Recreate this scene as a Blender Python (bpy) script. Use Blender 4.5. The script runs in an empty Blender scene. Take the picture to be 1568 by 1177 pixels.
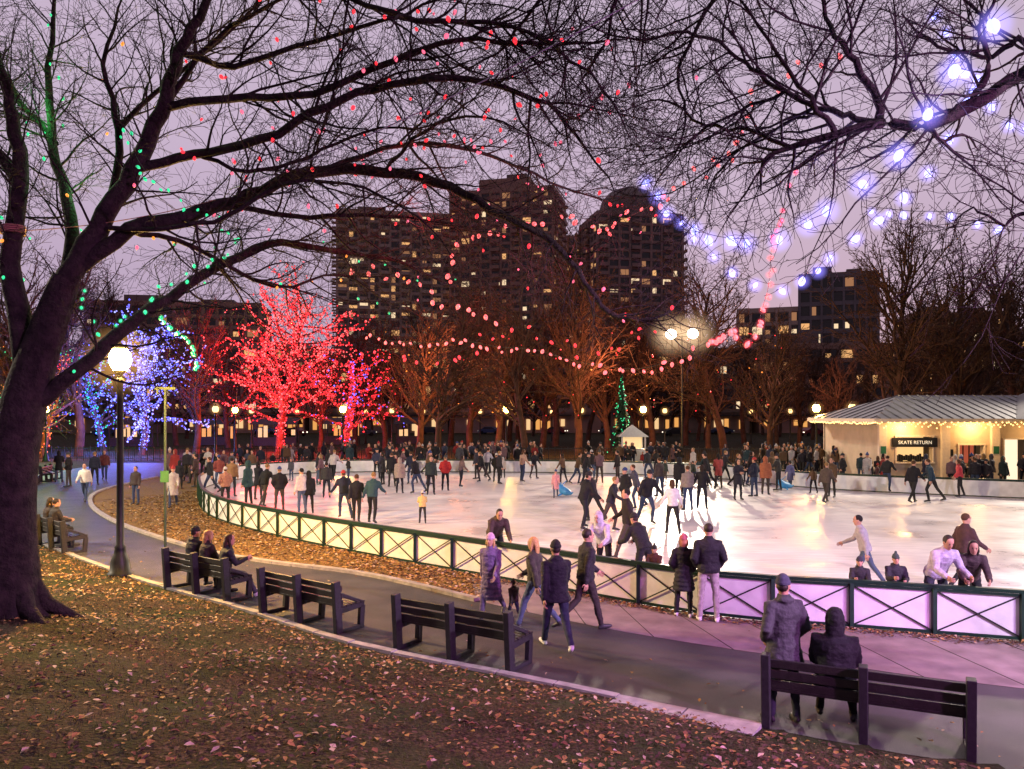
import bpy, bmesh, math, random
import numpy as np
from mathutils import Vector, Matrix, noise
random.seed(7); rng=random.Random(11); nr=np.random.default_rng(5)
scene=bpy.context.scene
F=1220.0; CH=3.6
R=math.radians
# image-pixel helpers
def S(a,b,d): return Vector(((a-784)/F*d, d, CH-(b-635)/F*d))
def G(a,b):
    d=CH*F/(b-635); return ((a-784)/F*d, d)
COL=scene.collection
# ------------------------------------------------------------------ materials
MC={}
def nt(m): m.use_nodes=True; return m.node_tree
def pmat(name,col,rough=0.7,var=0.25,scale=8.0,metal=0.0,bump=0.0,bscale=30.0,col2=None,spec=0.3,detail=5):
    if name in MC: return MC[name]
    m=bpy.data.materials.new(name); t=nt(m); b=t.nodes['Principled BSDF']
    b.inputs['Roughness'].default_value=rough; b.inputs['Metallic'].default_value=metal
    b.inputs['Specular IOR Level'].default_value=spec
    tc=t.nodes.new('ShaderNodeTexCoord')
    n=t.nodes.new('ShaderNodeTexNoise'); n.inputs['Scale'].default_value=scale; n.inputs['Detail'].default_value=detail
    t.links.new(tc.outputs['Object'],n.inputs['Vector'])
    r=t.nodes.new('ShaderNodeValToRGB'); r.color_ramp.elements[0].position=0.3; r.color_ramp.elements[1].position=0.7
    c2=col2 if col2 else tuple(min(1,c*(1+var)) for c in col)
    c1=col if col2 else tuple(c*(1-var) for c in col)
    r.color_ramp.elements[0].color=(*c1,1); r.color_ramp.elements[1].color=(*c2,1)
    t.links.new(n.outputs['Fac'],r.inputs['Fac']); t.links.new(r.outputs['Color'],b.inputs['Base Color'])
    if bump>0:
        n2=t.nodes.new('ShaderNodeTexNoise'); n2.inputs['Scale'].default_value=bscale; n2.inputs['Detail'].default_value=6
        t.links.new(tc.outputs['Object'],n2.inputs['Vector'])
        bp=t.nodes.new('ShaderNodeBump'); bp.inputs['Strength'].default_value=bump; bp.inputs['Distance'].default_value=0.05
        t.links.new(n2.outputs['Fac'],bp.inputs['Height']); t.links.new(bp.outputs['Normal'],b.inputs['Normal'])
    MC[name]=m; return m
def emat(name,col,st,sample=False):
    if name in MC: return MC[name]
    m=bpy.data.materials.new(name); t=nt(m); b=t.nodes['Principled BSDF']
    b.inputs['Base Color'].default_value=(*[c*0.5 for c in col],1)
    b.inputs['Emission Color'].default_value=(*col,1); b.inputs['Emission Strength'].default_value=st
    try: m.cycles.emission_sampling='AUTO' if sample else 'NONE'
    except Exception: pass
    MC[name]=m; return m
def halomat(name,col,st,pw=4.0):
    # lamp glow painted on a see-through emissive shell: brightest through its middle, fading to nothing at its rim, from any side
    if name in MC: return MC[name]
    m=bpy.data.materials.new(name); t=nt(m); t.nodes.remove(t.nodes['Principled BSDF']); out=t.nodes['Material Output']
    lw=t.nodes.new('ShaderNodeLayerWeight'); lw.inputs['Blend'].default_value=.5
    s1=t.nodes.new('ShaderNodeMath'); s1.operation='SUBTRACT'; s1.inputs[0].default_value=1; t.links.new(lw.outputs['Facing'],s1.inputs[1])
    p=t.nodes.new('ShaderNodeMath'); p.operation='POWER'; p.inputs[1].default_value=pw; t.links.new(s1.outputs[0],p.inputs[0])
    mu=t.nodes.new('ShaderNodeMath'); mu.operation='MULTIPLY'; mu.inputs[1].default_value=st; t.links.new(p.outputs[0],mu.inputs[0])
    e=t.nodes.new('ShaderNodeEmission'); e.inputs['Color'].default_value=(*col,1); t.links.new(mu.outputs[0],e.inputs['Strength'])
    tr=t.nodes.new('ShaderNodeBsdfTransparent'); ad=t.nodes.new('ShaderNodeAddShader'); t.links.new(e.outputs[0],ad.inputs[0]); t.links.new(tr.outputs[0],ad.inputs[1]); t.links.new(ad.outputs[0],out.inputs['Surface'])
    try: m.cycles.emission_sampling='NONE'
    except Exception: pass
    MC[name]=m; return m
def objcolmat(name,rough=0.8):
    m=bpy.data.materials.new(name); t=nt(m); b=t.nodes['Principled BSDF']; b.inputs['Roughness'].default_value=rough
    b.inputs['Specular IOR Level'].default_value=0.2
    oi=t.nodes.new('ShaderNodeObjectInfo'); tc=t.nodes.new('ShaderNodeTexCoord')
    n=t.nodes.new('ShaderNodeTexNoise'); n.inputs['Scale'].default_value=14; t.links.new(tc.outputs['Object'],n.inputs['Vector'])
    mr=t.nodes.new('ShaderNodeMapRange'); mr.inputs['To Min'].default_value=0.65; mr.inputs['To Max'].default_value=1.3
    t.links.new(n.outputs['Fac'],mr.inputs['Value'])
    vm=t.nodes.new('ShaderNodeVectorMath'); vm.operation='SCALE'
    t.links.new(oi.outputs['Color'],vm.inputs[0]); t.links.new(mr.outputs['Result'],vm.inputs['Scale'])
    t.links.new(vm.outputs['Vector'],b.inputs['Base Color']); return m
def randmat(name,cols,rough=0.8):
    m=bpy.data.materials.new(name); t=nt(m); b=t.nodes['Principled BSDF']; b.inputs['Roughness'].default_value=rough
    b.inputs['Specular IOR Level'].default_value=0.2
    oi=t.nodes.new('ShaderNodeObjectInfo'); r=t.nodes.new('ShaderNodeValToRGB'); cr=r.color_ramp; cr.interpolation='CONSTANT'
    while len(cr.elements)<len(cols): cr.elements.new(0.5)
    for i,c in enumerate(cols): cr.elements[i].position=i/len(cols); cr.elements[i].color=(*c,1)
    t.links.new(oi.outputs['Random'],r.inputs['Fac']); t.links.new(r.outputs['Color'],b.inputs['Base Color']); return m
# ------------------------------------------------------------------ mesh accumulation
def finish(o,smooth=False,parent=None):
    COL.objects.link(o)
    if smooth: o.data.polygons.foreach_set('use_smooth',[True]*len(o.data.polygons))
    if parent: o.parent=parent
    return o
class Acc:
    def __init__(s): s.v=[]; s.f=[]; s.m=[]
    def add(s,vs,fs,mat=0):
        o=len(s.v); s.v.extend([tuple(v) for v in vs])
        for f in fs: s.f.append(tuple(i+o for i in f)); s.m.append(mat)
    def box(s,c,sz,rot=0,mat=0):
        cx,cy,cz=c; a,b,h=sz[0]/2,sz[1]/2,sz[2]/2; cs,sn=math.cos(rot),math.sin(rot)
        vs=[]
        for z in(-h,h):
            for x,y in((-a,-b),(a,-b),(a,b),(-a,b)): vs.append((cx+x*cs-y*sn,cy+x*sn+y*cs,cz+z))
        s.add(vs,[(0,3,2,1),(4,5,6,7),(0,1,5,4),(1,2,6,5),(2,3,7,6),(3,0,4,7)],mat)
    def beam(s,p,q,w,h,mat=0,up=Vector((0,0,1))):
        p=Vector(p);q=Vector(q);d=(q-p).normalized()
        u=d.cross(up)
        if u.length<1e-4: u=d.cross(Vector((0,1,0)))
        u.normalize(); v=u.cross(d).normalized(); u=u*(w/2); v=v*(h/2)
        vs=[p-u-v,p+u-v,p+u+v,p-u+v,q-u-v,q+u-v,q+u+v,q-u+v]
        s.add(vs,[(0,3,2,1),(4,5,6,7),(0,1,5,4),(1,2,6,5),(2,3,7,6),(3,0,4,7)],mat)
    def loft(s,rings,n=12,mat=0,M=None):
        vs=[];fs=[]
        for c,U,V in rings:
            for i in range(n):
                a=2*math.pi*i/n; vs.append(Vector(c)+Vector(U)*math.cos(a)+Vector(V)*math.sin(a))
        k=len(rings)
        for j in range(k-1):
            for i in range(n):
                i2=(i+1)%n; fs.append((j*n+i,j*n+i2,(j+1)*n+i2,(j+1)*n+i))
        fs.append(tuple(reversed(range(n)))); fs.append(tuple((k-1)*n+i for i in range(n)))
        if M: vs=[M@v for v in vs]
        s.add(vs,fs,mat)
    def tube(s,pts,rad,n=10,mat=0,round_=True,M=None,flat=1.0):
        pts=[Vector(p) for p in pts]; rad=list(rad)
        if round_:
            d0=(pts[0]-pts[1]).normalized(); d1=(pts[-1]-pts[-2]).normalized()
            pts=[pts[0]+d0*rad[0]*0.75]+pts+[pts[-1]+d1*rad[-1]*0.75]; rad=[rad[0]*0.6]+rad+[rad[-1]*0.6]
        rings=[]; ref=None
        for i,p in enumerate(pts):
            a=pts[max(0,i-1)]; b=pts[min(len(pts)-1,i+1)]; d=(b-a).normalized()
            if ref is None:
                ref=Vector((1,0,0)) if abs(d.x)<0.8 else Vector((0,1,0))
            u=(ref-d*ref.dot(d)).normalized(); v=d.cross(u).normalized(); ref=u
            rings.append((p,u*rad[i],v*rad[i]*flat))
        s.loft(rings,n,mat,M)
    def ell(s,c,r,n=10,mat=0,M=None):
        c=Vector(c); rings=[]
        for t in(-0.97,-0.8,-0.45,0,0.45,0.8,0.97):
            k=math.sqrt(1-t*t); rings.append((c+Vector((0,0,r[2]*t)),Vector((r[0]*k,0,0)),Vector((0,r[1]*k,0))))
        s.loft(rings,n,mat,M)
    def lathe(s,prof,c=(0,0,0),n=14,mat=0):
        s.loft([(Vector((c[0],c[1],c[2]+z)),Vector((r,0,0)),Vector((0,r,0))) for r,z in prof],n,mat)
    def quad(s,a,b,c,d,mat=0): s.add([a,b,c,d],[(0,1,2,3)],mat)
    def mesh(s,name,mats):
        me=bpy.data.meshes.new(name); me.from_pydata(s.v,[],s.f)
        for m in mats: me.materials.append(m)
        me.polygons.foreach_set('material_index',s.m); me.update(); return me
    def obj(s,name,mats,smooth=False,parent=None,loc=None,rot=0):
        o=bpy.data.objects.new(name,s.mesh(name,mats)); finish(o,smooth,parent)
        if loc: o.location=loc
        o.rotation_euler[2]=rot; return o
def mesh_np(name,V,Fc,mats,mi=None):
    V=np.asarray(V,dtype=np.float32); Fc=np.asarray(Fc,dtype=np.int32); m,k=Fc.shape
    me=bpy.data.meshes.new(name); me.vertices.add(len(V)); me.vertices.foreach_set('co',V.ravel())
    me.loops.add(m*k); me.loops.foreach_set('vertex_index',Fc.ravel())
    me.polygons.add(m); me.polygons.foreach_set('loop_start',np.arange(0,m*k,k,dtype=np.int32))
    try: me.polygons.foreach_set('loop_total',np.full(m,k,dtype=np.int32))
    except Exception: pass
    for x in mats: me.materials.append(x)
    if mi is not None: me.polygons.foreach_set('material_index',np.asarray(mi,dtype=np.int32))
    me.update(calc_edges=True); me.validate(); return me
# ------------------------------------------------------------------ people
m_coat=objcolmat('coat_fabric'); 
m_pants_r=randmat('trouser_fabric',[(0.015,0.016,0.022),(0.03,0.045,0.09),(0.02,0.02,0.02),(0.06,0.08,0.13),(0.05,0.04,0.035),(0.012,0.012,0.014)])
m_hair_r=randmat('hair_mix',[(0.02,0.013,0.01),(0.06,0.03,0.015),(0.012,0.01,0.01),(0.2,0.12,0.05)])
m_hat_r=randmat('hat_mix',[(0.02,0.02,0.025),(0.3,0.03,0.03),(0.4,0.38,0.36),(0.03,0.05,0.15),(0.05,0.05,0.05)])
m_skin=pmat('skin',(0.42,0.23,0.16),0.6,0.06); m_shoe=pmat('shoe_leather',(0.03,0.03,0.033),0.5,0.2); m_eye=pmat('eye_dark',(0.02,0.015,0.012),0.3,0.1)
m_shoew=pmat('shoe_white',(0.6,0.6,0.62),0.5,0.1)
def dirv(a,o,side): return Vector((side*math.sin(R(o)),math.sin(R(a))*math.cos(R(o)),-math.cos(R(a))*math.cos(R(o))))
def remesh(acc,vox,sm):
    me=acc.mesh('tmp',[]); o=bpy.data.objects.new('tmp',me); COL.objects.link(o)
    md=o.modifiers.new('r','REMESH'); md.mode='VOXEL'; md.voxel_size=vox
    if sm: 
        s=o.modifiers.new('s','SMOOTH'); s.iterations=sm; s.factor=0.5
    dg=bpy.context.evaluated_depsgraph_get(); e=o.evaluated_get(dg); m2=bpy.data.meshes.new_from_object(e)
    vs=[tuple(v.co) for v in m2.vertices]; fs=[tuple(p.vertices) for p in m2.polygons]
    bpy.data.objects.remove(o); bpy.data.meshes.remove(me); bpy.data.meshes.remove(m2)
    return vs,fs
POSES={
 'stand':dict(lean=1,L=(2,4,3),Rr=(-3,5,3),LA=(4,10,14,4),RA=(0,9,18,4)),
 'pocket':dict(lean=0,L=(3,5,3),Rr=(-2,4,3),LA=(-14,20,62,38),RA=(-14,20,62,38)),
 'cross':dict(lean=2,L=(0,5,2),Rr=(4,6,6),LA=(18,12,85,55),RA=(20,12,80,50)),
 'walk':dict(lean=4,L=(24,2,8),Rr=(-20,2,22),LA=(-24,8,12,3),RA=(26,8,30,4)),
 'walk2':dict(lean=3,L=(-14,2,34),Rr=(18,2,4),LA=(18,8,35,6),RA=(-18,9,10,3)),
 'skate':dict(lean=14,L=(22,4,34),Rr=(-22,10,14),LA=(-22,16,20,0),RA=(26,18,40,10)),
 'skate2':dict(lean=18,L=(30,3,45),Rr=(-5,12,18),LA=(8,28,30,0),RA=(12,30,25,0)),
 'glide':dict(lean=7,L=(8,7,12),Rr=(-6,8,12),LA=(4,22,24,0),RA=(8,18,30,0)),
 'sit':dict(lean=6,L=(84,6,84),Rr=(80,9,78),LA=(24,10,60,30),RA=(24,10,60,30)),
 'sitout':dict(lean=10,L=(80,3,50),Rr=(82,5,56),LA=(30,8,70,30),RA=(30,8,80,35)),
 'leanrail':dict(lean=34,L=(8,6,8),Rr=(-4,6,6),LA=(22,14,50,18),RA=(26,12,46,18)),
 'bend':dict(lean=48,L=(14,8,20),Rr=(4,8,18),LA=(30,8,25,10),RA=(22,8,30,10)),
 'hold':dict(lean=6,L=(6,5,6),Rr=(-4,5,4),LA=(30,10,60,30),RA=(34,10,70,25)),
}
def figure(name,pose,mats,vox=0.024,bulk=1.0,hem=0.08,hair='short',yaw=0,pitch=0,skates=False,puff=0,flare=1.0,fem=False):
    P=POSES[pose]; lean=R(P['lean'])
    pel=Vector((0,0,0)); sd=Vector((0,math.sin(lean),math.cos(lean))); fv=Vector((0,math.cos(lean),-math.sin(lean))); rv=Vector((1,0,0))
    joints={}
    for side,key in((-1,'L'),(1,'Rr')):
        a,o,b=P[key]; hip=pel+Vector((side*0.092,0,-0.02)); kn=hip+dirv(a,o,side)*0.43; an=kn+dirv(a-b,o*0.6,side)*0.42
        fp=a-b; fp=max(-35,min(12,fp))*0.6 if pose not in('sit','sitout') else (0 if pose=='sit' else 25)
        fd=Vector((side*0.15,math.cos(R(fp)),math.sin(R(fp)))).normalized()
        joints[key]=(hip,kn,an,fd)
    low=min(min(j[2].z-0.075,(j[2]+j[3]*0.17).z-0.055) for j in joints.values())
    if skates: low-=0.05
    T=Vector((0,0,-low))
    def sh(v): return v+T
    pel=sh(pel)
    coat=Acc();pants=Acc();skin=Acc();hairA=Acc();shoe=Acc();hat=Acc();raw=Acc()
    sw=0.92 if fem else 1.0
    rings=[]
    prof=[(-hem*0.5-0.03,.172,.128),(0,.172,.132),(.10,.16,.122),(.20,.162,.122),(.32,.182,.13),(.42,.185,.12),(.475,.14,.10),(.515,.085,.08),(.56,.068,.072)]
    if hem>0.12:
        ky=0.5*(joints['L'][1].y+joints['Rr'][1].y)*0.5
        nlow=5
        for i in range(nlow,0,-1):
            t=i/nlow; z=-hem*t
            rings.append((pel+Vector((0,ky*t*hem/0.43,z)),rv*(.172+.045*t*flare)*bulk*sw,Vector((0,1,0))*(.135+.05*t*flare)*bulk))
        prof=prof[1:]
    for t,a,b in prof:
        k=1+ (0.05*math.sin(t*2*math.pi/0.085) if puff else 0)
        bb=bulk if t<.45 else 1
        rings.append((pel+sd*t,rv*a*bb*sw*k,fv*b*bb*k))
    if puff:
        rr=[]
        for i in range(len(rings)-1):
            for j in range(4):
                t=j/4; c=rings[i][0].lerp(rings[i+1][0],t); u=rings[i][1].lerp(rings[i+1][1],t); v=rings[i][2].lerp(rings[i+1][2],t)
                k=1+0.045*math.sin((c-pel).length*(1 if (c-pel).dot(sd)>0 else -1)*2*math.pi/0.09); rr.append((c,u*k,v*k))
        rr.append(rings[-1]); rings=rr
    coat.loft(rings,16)
    for side,key in((-1,'LA'),(1,'RA')):
        a,o,b,inw=P[key]; s0=pel+sd*.435+rv*side*.165*sw
        el=s0+dirv(a,o,side)*0.29; fd=dirv(a+b,o-inw,side); wr=el+fd*0.245
        q=bulk
        coat.tube([s0-rv*side*0.04,s0,s0.lerp(el,.5),el,el.lerp(wr,.5),wr],[.06,.072*q,.062*q,.055*q,.05*q,.044*q],10)
        lat=fd.cross(rv); 
        if lat.length<0.2: lat=Vector((0,0,1))
        lat.normalize(); pn=fd.cross(lat).normalized(); 
        raw.loft([(wr-fd*.02,lat*.026,pn*.02),(wr+fd*.02,lat*.034,pn*.017),(wr+fd*.06,lat*.042,pn*.015),(wr+fd*.092,lat*.038,pn*.011)],8,2)
        cu=pn*(-side if pn.x>0 else side)
        for k,(off,ln) in enumerate(((-.03,.062),(-.01,.078),(.01,.08),(.029,.07))):
            p0=wr+fd*.075+lat*off; p1=p0+fd*ln*.55+cu*.006; p2=p1+fd*ln*.3+cu*.02; p3=p2+fd*ln*.1+cu*.022
            raw.tube([p0,p1,p2,p3],[.009,.0085,.008,.0065],5,2,round_=False)
        raw.tube([wr+fd*.03+lat*.028,wr+fd*.055+lat*.055+cu*.008,wr+fd*.085+lat*.062+cu*.016],[.012,.010,.008],5,2,round_=False)
    pants.ell(pel+Vector((0,0,-0.01)),(.165*bulk**.5,.12,.12),12)
    for key in('L','Rr'):
        hip,kn,an,fd=joints[key]; hip,kn,an=sh(hip),sh(kn),sh(an)
        pants.tube([hip,hip.lerp(kn,.4),kn,kn.lerp(an,.35),kn.lerp(an,.8),an+(kn-an).normalized()*0.02],[.092,.082,.062,.06,.05,.052],10)
        shoe.tube([an+(kn-an).normalized()*.07,an,an-Vector((0,0,.03))],[.045,.044,.042],10)
        h=an-Vector((0,0,.035))-fd*.035; shoe.tube([h,an+fd*.06-Vector((0,0,.03)),an+fd*.13-Vector((0,0,.04)),an+fd*.165-Vector((0,0,.042))],[.036,.04,.038,.03],10)
        if skates:
            c=an-Vector((0,0,.075)); raw.beam(c-fd*.07-Vector((0,0,.03)),c+fd*.18-Vector((0,0,.03)),.006,.045,7)
    nb=pel+sd*.50; hc=pel+sd*.60+Vector((0,0.012,0.055))
    M=Matrix.Translation(hc)@Matrix.Rotation(R(yaw),4,'Z')@Matrix.Rotation(-lean*0.5-R(pitch),4,'X')
    skin.tube([nb,pel+sd*.6+Vector((0,0,.0))],[.055,.052],10)
    X=Vector((1,0,0));Y=Vector((0,1,0))
    hp=[(-.118,.025,.03,.045),(-.105,.042,.05,.035),(-.08,.056,.075,.015),(-.045,.066,.088,.004),(0,.072,.095,0),(.04,.074,.098,-.004),(.075,.066,.088,-.008),(.1,.046,.062,-.01),(.113,.02,.028,-.01)]
    skin.loft([(Vector((0,dy,z)),X*a,Y*b) for z,a,b,dy in hp],14,0,M)
    skin.tube([(0,.09,.01),(0,.108,-.025),(0,.095,-.035)],[.009,.014,.012],6,0,True,M)
    for s_ in(-1,1):
        skin.ell((s_*.074,-.005,-.01),(.012,.02,.032),8,0,M)
        raw.ell((s_*.029,.088,.012),(.012,.008,.007),6,6,M)
        raw.ell((s_*.03,.09,.03),(.017,.006,.004),6,3,M)
    raw.ell((0,.089,-.062),(.022,.008,.006),6,8,M)
    if hair in('short','long','beanielong','bun'):
        hairA.ell((0,-.018,.03),(.084,.098,.095),14,0,M)
    if hair in('long','beanielong'):
        hairA.tube([(0,-.06,.03),(0,-.085,-.06),(0,-.085,-.16),(0,-.075,-.23)],[.07,.07,.06,.035],10,0,True,M,0.6)
        for s_ in(-1,1): hairA.tube([(s_*.06,-.02,.03),(s_*.075,0,-.07),(s_*.07,.01,-.16)],[.03,.028,.015],8,0,True,M)
    if hair=='bun': hairA.ell((0,-.1,.07),(.04,.04,.04),8,0,M)
    if hair in('beanie','beanielong','pom'):
        hat.loft([(Vector((0,-.01,.015)),X*.086,Y*.106),(Vector((0,-.01,.05)),X*.09,Y*.11),(Vector((0,-.012,.055)),X*.083,Y*.102),(Vector((0,-.014,.1)),X*.07,Y*.088),(Vector((0,-.016,.135)),X*.04,Y*.05),(Vector((0,-.016,.146)),X*.015,Y*.02)],14,0,M)
        if hair!='beanielong': hairA.ell((0,-.045,-.01),(.07,.06,.06),10,0,M)
    if hair=='pom': hat.ell((0,-.016,.165),(.035,.035,.035),8,0,M)
    if hair=='hood':
        coat.loft([(Vector((0,-.03,-.16)),X*.10,Y*.10),(Vector((0,-.025,-.08)),X*.105,Y*.11),(Vector((0,-.025,0)),X*.105,Y*.118),(Vector((0,-.025,.07)),X*.1,Y*.112),(Vector((0,-.03,.12)),X*.07,Y*.08),(Vector((0,-.035,.145)),X*.03,Y*.03)],14,0,M)
    if hair=='hooddown' or puff or hair in('beanie','pom'):
        coat.ell(pel+sd*.5-fv*.06,(.11,.07,.05),10)
    if hair=='hooddown': hairA.ell((0,-.018,.03),(.084,.098,.095),14,0,M)
    out=Acc()
    for a,mi,vx,sm in((coat,0,vox,2 if puff else 4),(pants,1,vox,4),(skin,2,vox*.6,3),(hairA,3,vox*.7,2),(shoe,4,vox*.7,2),(hat,5,vox*.6,1)):
        if a.v:
            vs,fs=remesh(a,vx,sm)
            if mi in(0,1):
                ff=[]; 
                for v in vs:
                    nz=noise.noise(Vector(v)*9)*0.012+noise.noise(Vector((v[0]*18,v[1]*18,v[2]*34)))*0.010
                    d=Vector((v[0],v[1]-pel.y,0)); 
                    if d.length>1e-3: d.normalize()
                    ff.append((v[0]+d.x*nz,v[1]+d.y*nz,v[2]))
                vs=ff
            out.add(vs,fs,mi)
    o=len(out.v); out.v+=raw.v
    for f,mm in zip(raw.f,raw.m): out.f.append(tuple(i+o for i in f)); out.m.append(mm)
    me=out.mesh(name,mats); me.polygons.foreach_set('use_smooth',[True]*len(me.polygons)); return me
m_blade=pmat('skate_blade',(0.6,0.6,0.62),0.3,0.05,metal=0.9); m_lip=pmat('lips',(0.35,0.12,0.1),0.5,0.1)
MR=[m_coat,m_pants_r,m_skin,m_hair_r,m_shoe,m_hat_r,m_eye,m_blade,m_lip]
TPL=[]
for nm,ps,kw in [('a','stand',dict(hair='short',bulk=1.12)),('b','pocket',dict(hair='beanie',bulk=1.18,hem=.12)),('c','cross',dict(hair='long',hem=.3,fem=True,bulk=1.05)),
    ('d','walk',dict(hair='short',bulk=1.1)),('e','walk2',dict(hair='pom',hem=.4,fem=True,bulk=1.08)),
    ('f','skate',dict(hair='short',bulk=1.08,skates=True)),('g','skate2',dict(hair='beanie',bulk=1.1,skates=True)),('h','glide',dict(hair='long',fem=True,bulk=1.08,skates=True)),
    ('i','hold',dict(hair='pom',bulk=1.15,skates=True)),('j','stand',dict(hair='hood',bulk=1.2,hem=.2))]:
    TPL.append(figure('person_'+nm,ps,MR,vox=.026,**kw))
COATS=[(0.012,0.012,0.016),(0.015,0.017,0.03),(0.02,0.018,0.018),(0.03,0.035,0.06),(0.08,0.05,0.03),(0.18,0.02,0.02),(0.35,0.33,0.32),(0.03,0.04,0.035),(0.12,0.07,0.08),(0.02,0.04,0.05),(0.10,0.06,0.035),(0.012,0.012,0.014),(0.02,0.02,0.025),(0.02,0.015,0.015),(0.012,0.012,0.02),(0.05,0.05,0.06),(0.012,0.012,0.014),(0.02,0.018,0.025)]
def put(me,name,x,y,rot,sc=1.0,col=None,z=0.0):
    o=bpy.data.objects.new(name,me); COL.objects.link(o); o.location=(x,y,z); o.rotation_euler[2]=R(rot); o.scale=(sc,)*3
    o.color=(*(col or rng.choice(COATS)),1); return o
def near(name,pose,x,y,rot,coat,pant,sc=1.0,haircol=(0.02,0.013,0.01),hatcol=(0.02,0.02,0.02),shoe=None,z=0,vox=.015,**kw):
    mats=[pmat('coat_%.2f_%.2f_%.2f'%coat,coat,.8,.3,12,bump=.25,bscale=40),pmat('pants_%.2f_%.2f_%.2f'%pant,pant,.85,.25,15,bump=.2,bscale=60),m_skin,
      pmat('hair_%.2f_%.2f_%.2f'%haircol,haircol,.6,.4,60),shoe or m_shoe,pmat('hat_%.2f_%.2f_%.2f'%hatcol,hatcol,.9,.2,40,bump=.3,bscale=120),m_eye,m_blade,m_lip]
    me=figure(name,pose,mats,vox=vox,**kw); o=bpy.data.objects.new(name,me); COL.objects.link(o)
    o.location=(x,y,z); o.rotation_euler[2]=R(rot); o.scale=(sc,)*3; return o
BLK=(0.012,0.012,0.015); NAVY=(0.015,0.018,0.035); JEAN=(0.04,0.06,0.12)
x,y=G(1200,1104); near('standing_person','pocket',x,y,12,(0.05,0.05,0.058),(0.03,0.035,0.05),1.0,hatcol=(0.05,0.05,0.08),hair='beanie',bulk=1.15,hem=.28,yaw=-40)
x,y=G(1085,951); near('standing_man','pocket',x,y,-8,BLK,(0.30,0.27,0.26),1.0,shoe=m_shoew,hair='short',bulk=1.15,hem=.1,pitch=5)
x,y=G(1047,944); near('standing_woman','pocket',x,y,-15,(0.014,0.012,0.015),BLK,.86,hatcol=(0.35,0.1,0.12),haircol=(0.3,0.12,0.06),shoe=m_shoew,hair='beanielong',bulk=1.15,hem=.38,puff=1,fem=True)
x,y=G(852,994); near('walking_man','walk',x,y,12,(0.015,0.014,0.022),(0.025,0.03,0.06),1.0,hair='beanie',bulk=1.12,hem=.14,shoe=m_shoew)
x,y=G(897,962); near('walking_man','walk2',x,y,-70,(0.016,0.014,0.018),(0.03,0.022,0.022),1.0,hair='short',bulk=1.1,hem=.12)
x,y=G(820,962); near('walking_woman','walk',x,y,60,(0.04,0.035,0.03),(0.06,0.08,0.14),.93,haircol=(0.42,0.25,0.09),hair='long',bulk=1.1,hem=.12,fem=True)
x,y=G(752,948); near('walking_woman','walk2',x,y,160,(0.13,0.09,0.19),(0.1,0.07,0.15),.90,hatcol=(0.45,0.3,0.42),haircol=(0.4,0.25,0.1),hair='beanielong',bulk=1.15,hem=.5,puff=1,fem=True)
x,y=G(787,952); near('walking_child','walk',x,y,30,(0.03,0.02,0.02),(0.03,0.03,0.06),.44,hair='pom',bulk=1.2)
x,y=G(757,884); near('person_bending_over_fence','bend',x,y+.42,195,(0.05,0.033,0.028),BLK,.98,hair='hooddown',bulk=1.15,skates=True)
x,y=G(935,912); near('skater_in_white_hoodie','leanrail',x,y+1.1,150,(0.42,0.40,0.46),BLK,.95,hair='hood',bulk=1.1,skates=True)
x,y=G(1000,925); near('skater','leanrail',x,y+1.0,30,BLK,BLK,.95,hair='beanie',bulk=1.1,skates=True)
x,y=G(1455,973); near('man_leaning_on_fence','leanrail',x,y+.45,185,(0.36,0.32,0.42),(0.03,0.03,0.05),.98,hair='short',bulk=1.15,skates=True,pitch=10)
x,y=G(1512,976); near('woman_leaning_on_fence','leanrail',x,y+.5,160,(0.05,0.03,0.035),BLK,.93,hair='long',bulk=1.15,fem=True,skates=True)
x,y=G(1332,964); near('child_at_fence','hold',x,y+.4,160,(0.02,0.018,0.022),BLK,.66,hatcol=(.03,.03,.04),hair='beanie',bulk=1.2,skates=True)
x,y=G(1388,967); near('child_at_fence','hold',x,y+.4,170,(0.02,0.02,0.025),BLK,.70,hatcol=(.04,.06,.05),hair='pom',bulk=1.2,skates=True)
x,y=G(1012,932); near('child_at_fence','hold',x,y+.6,150,(0.06,0.02,0.02),BLK,.62,hair='pom',bulk=1.2,skates=True)
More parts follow.
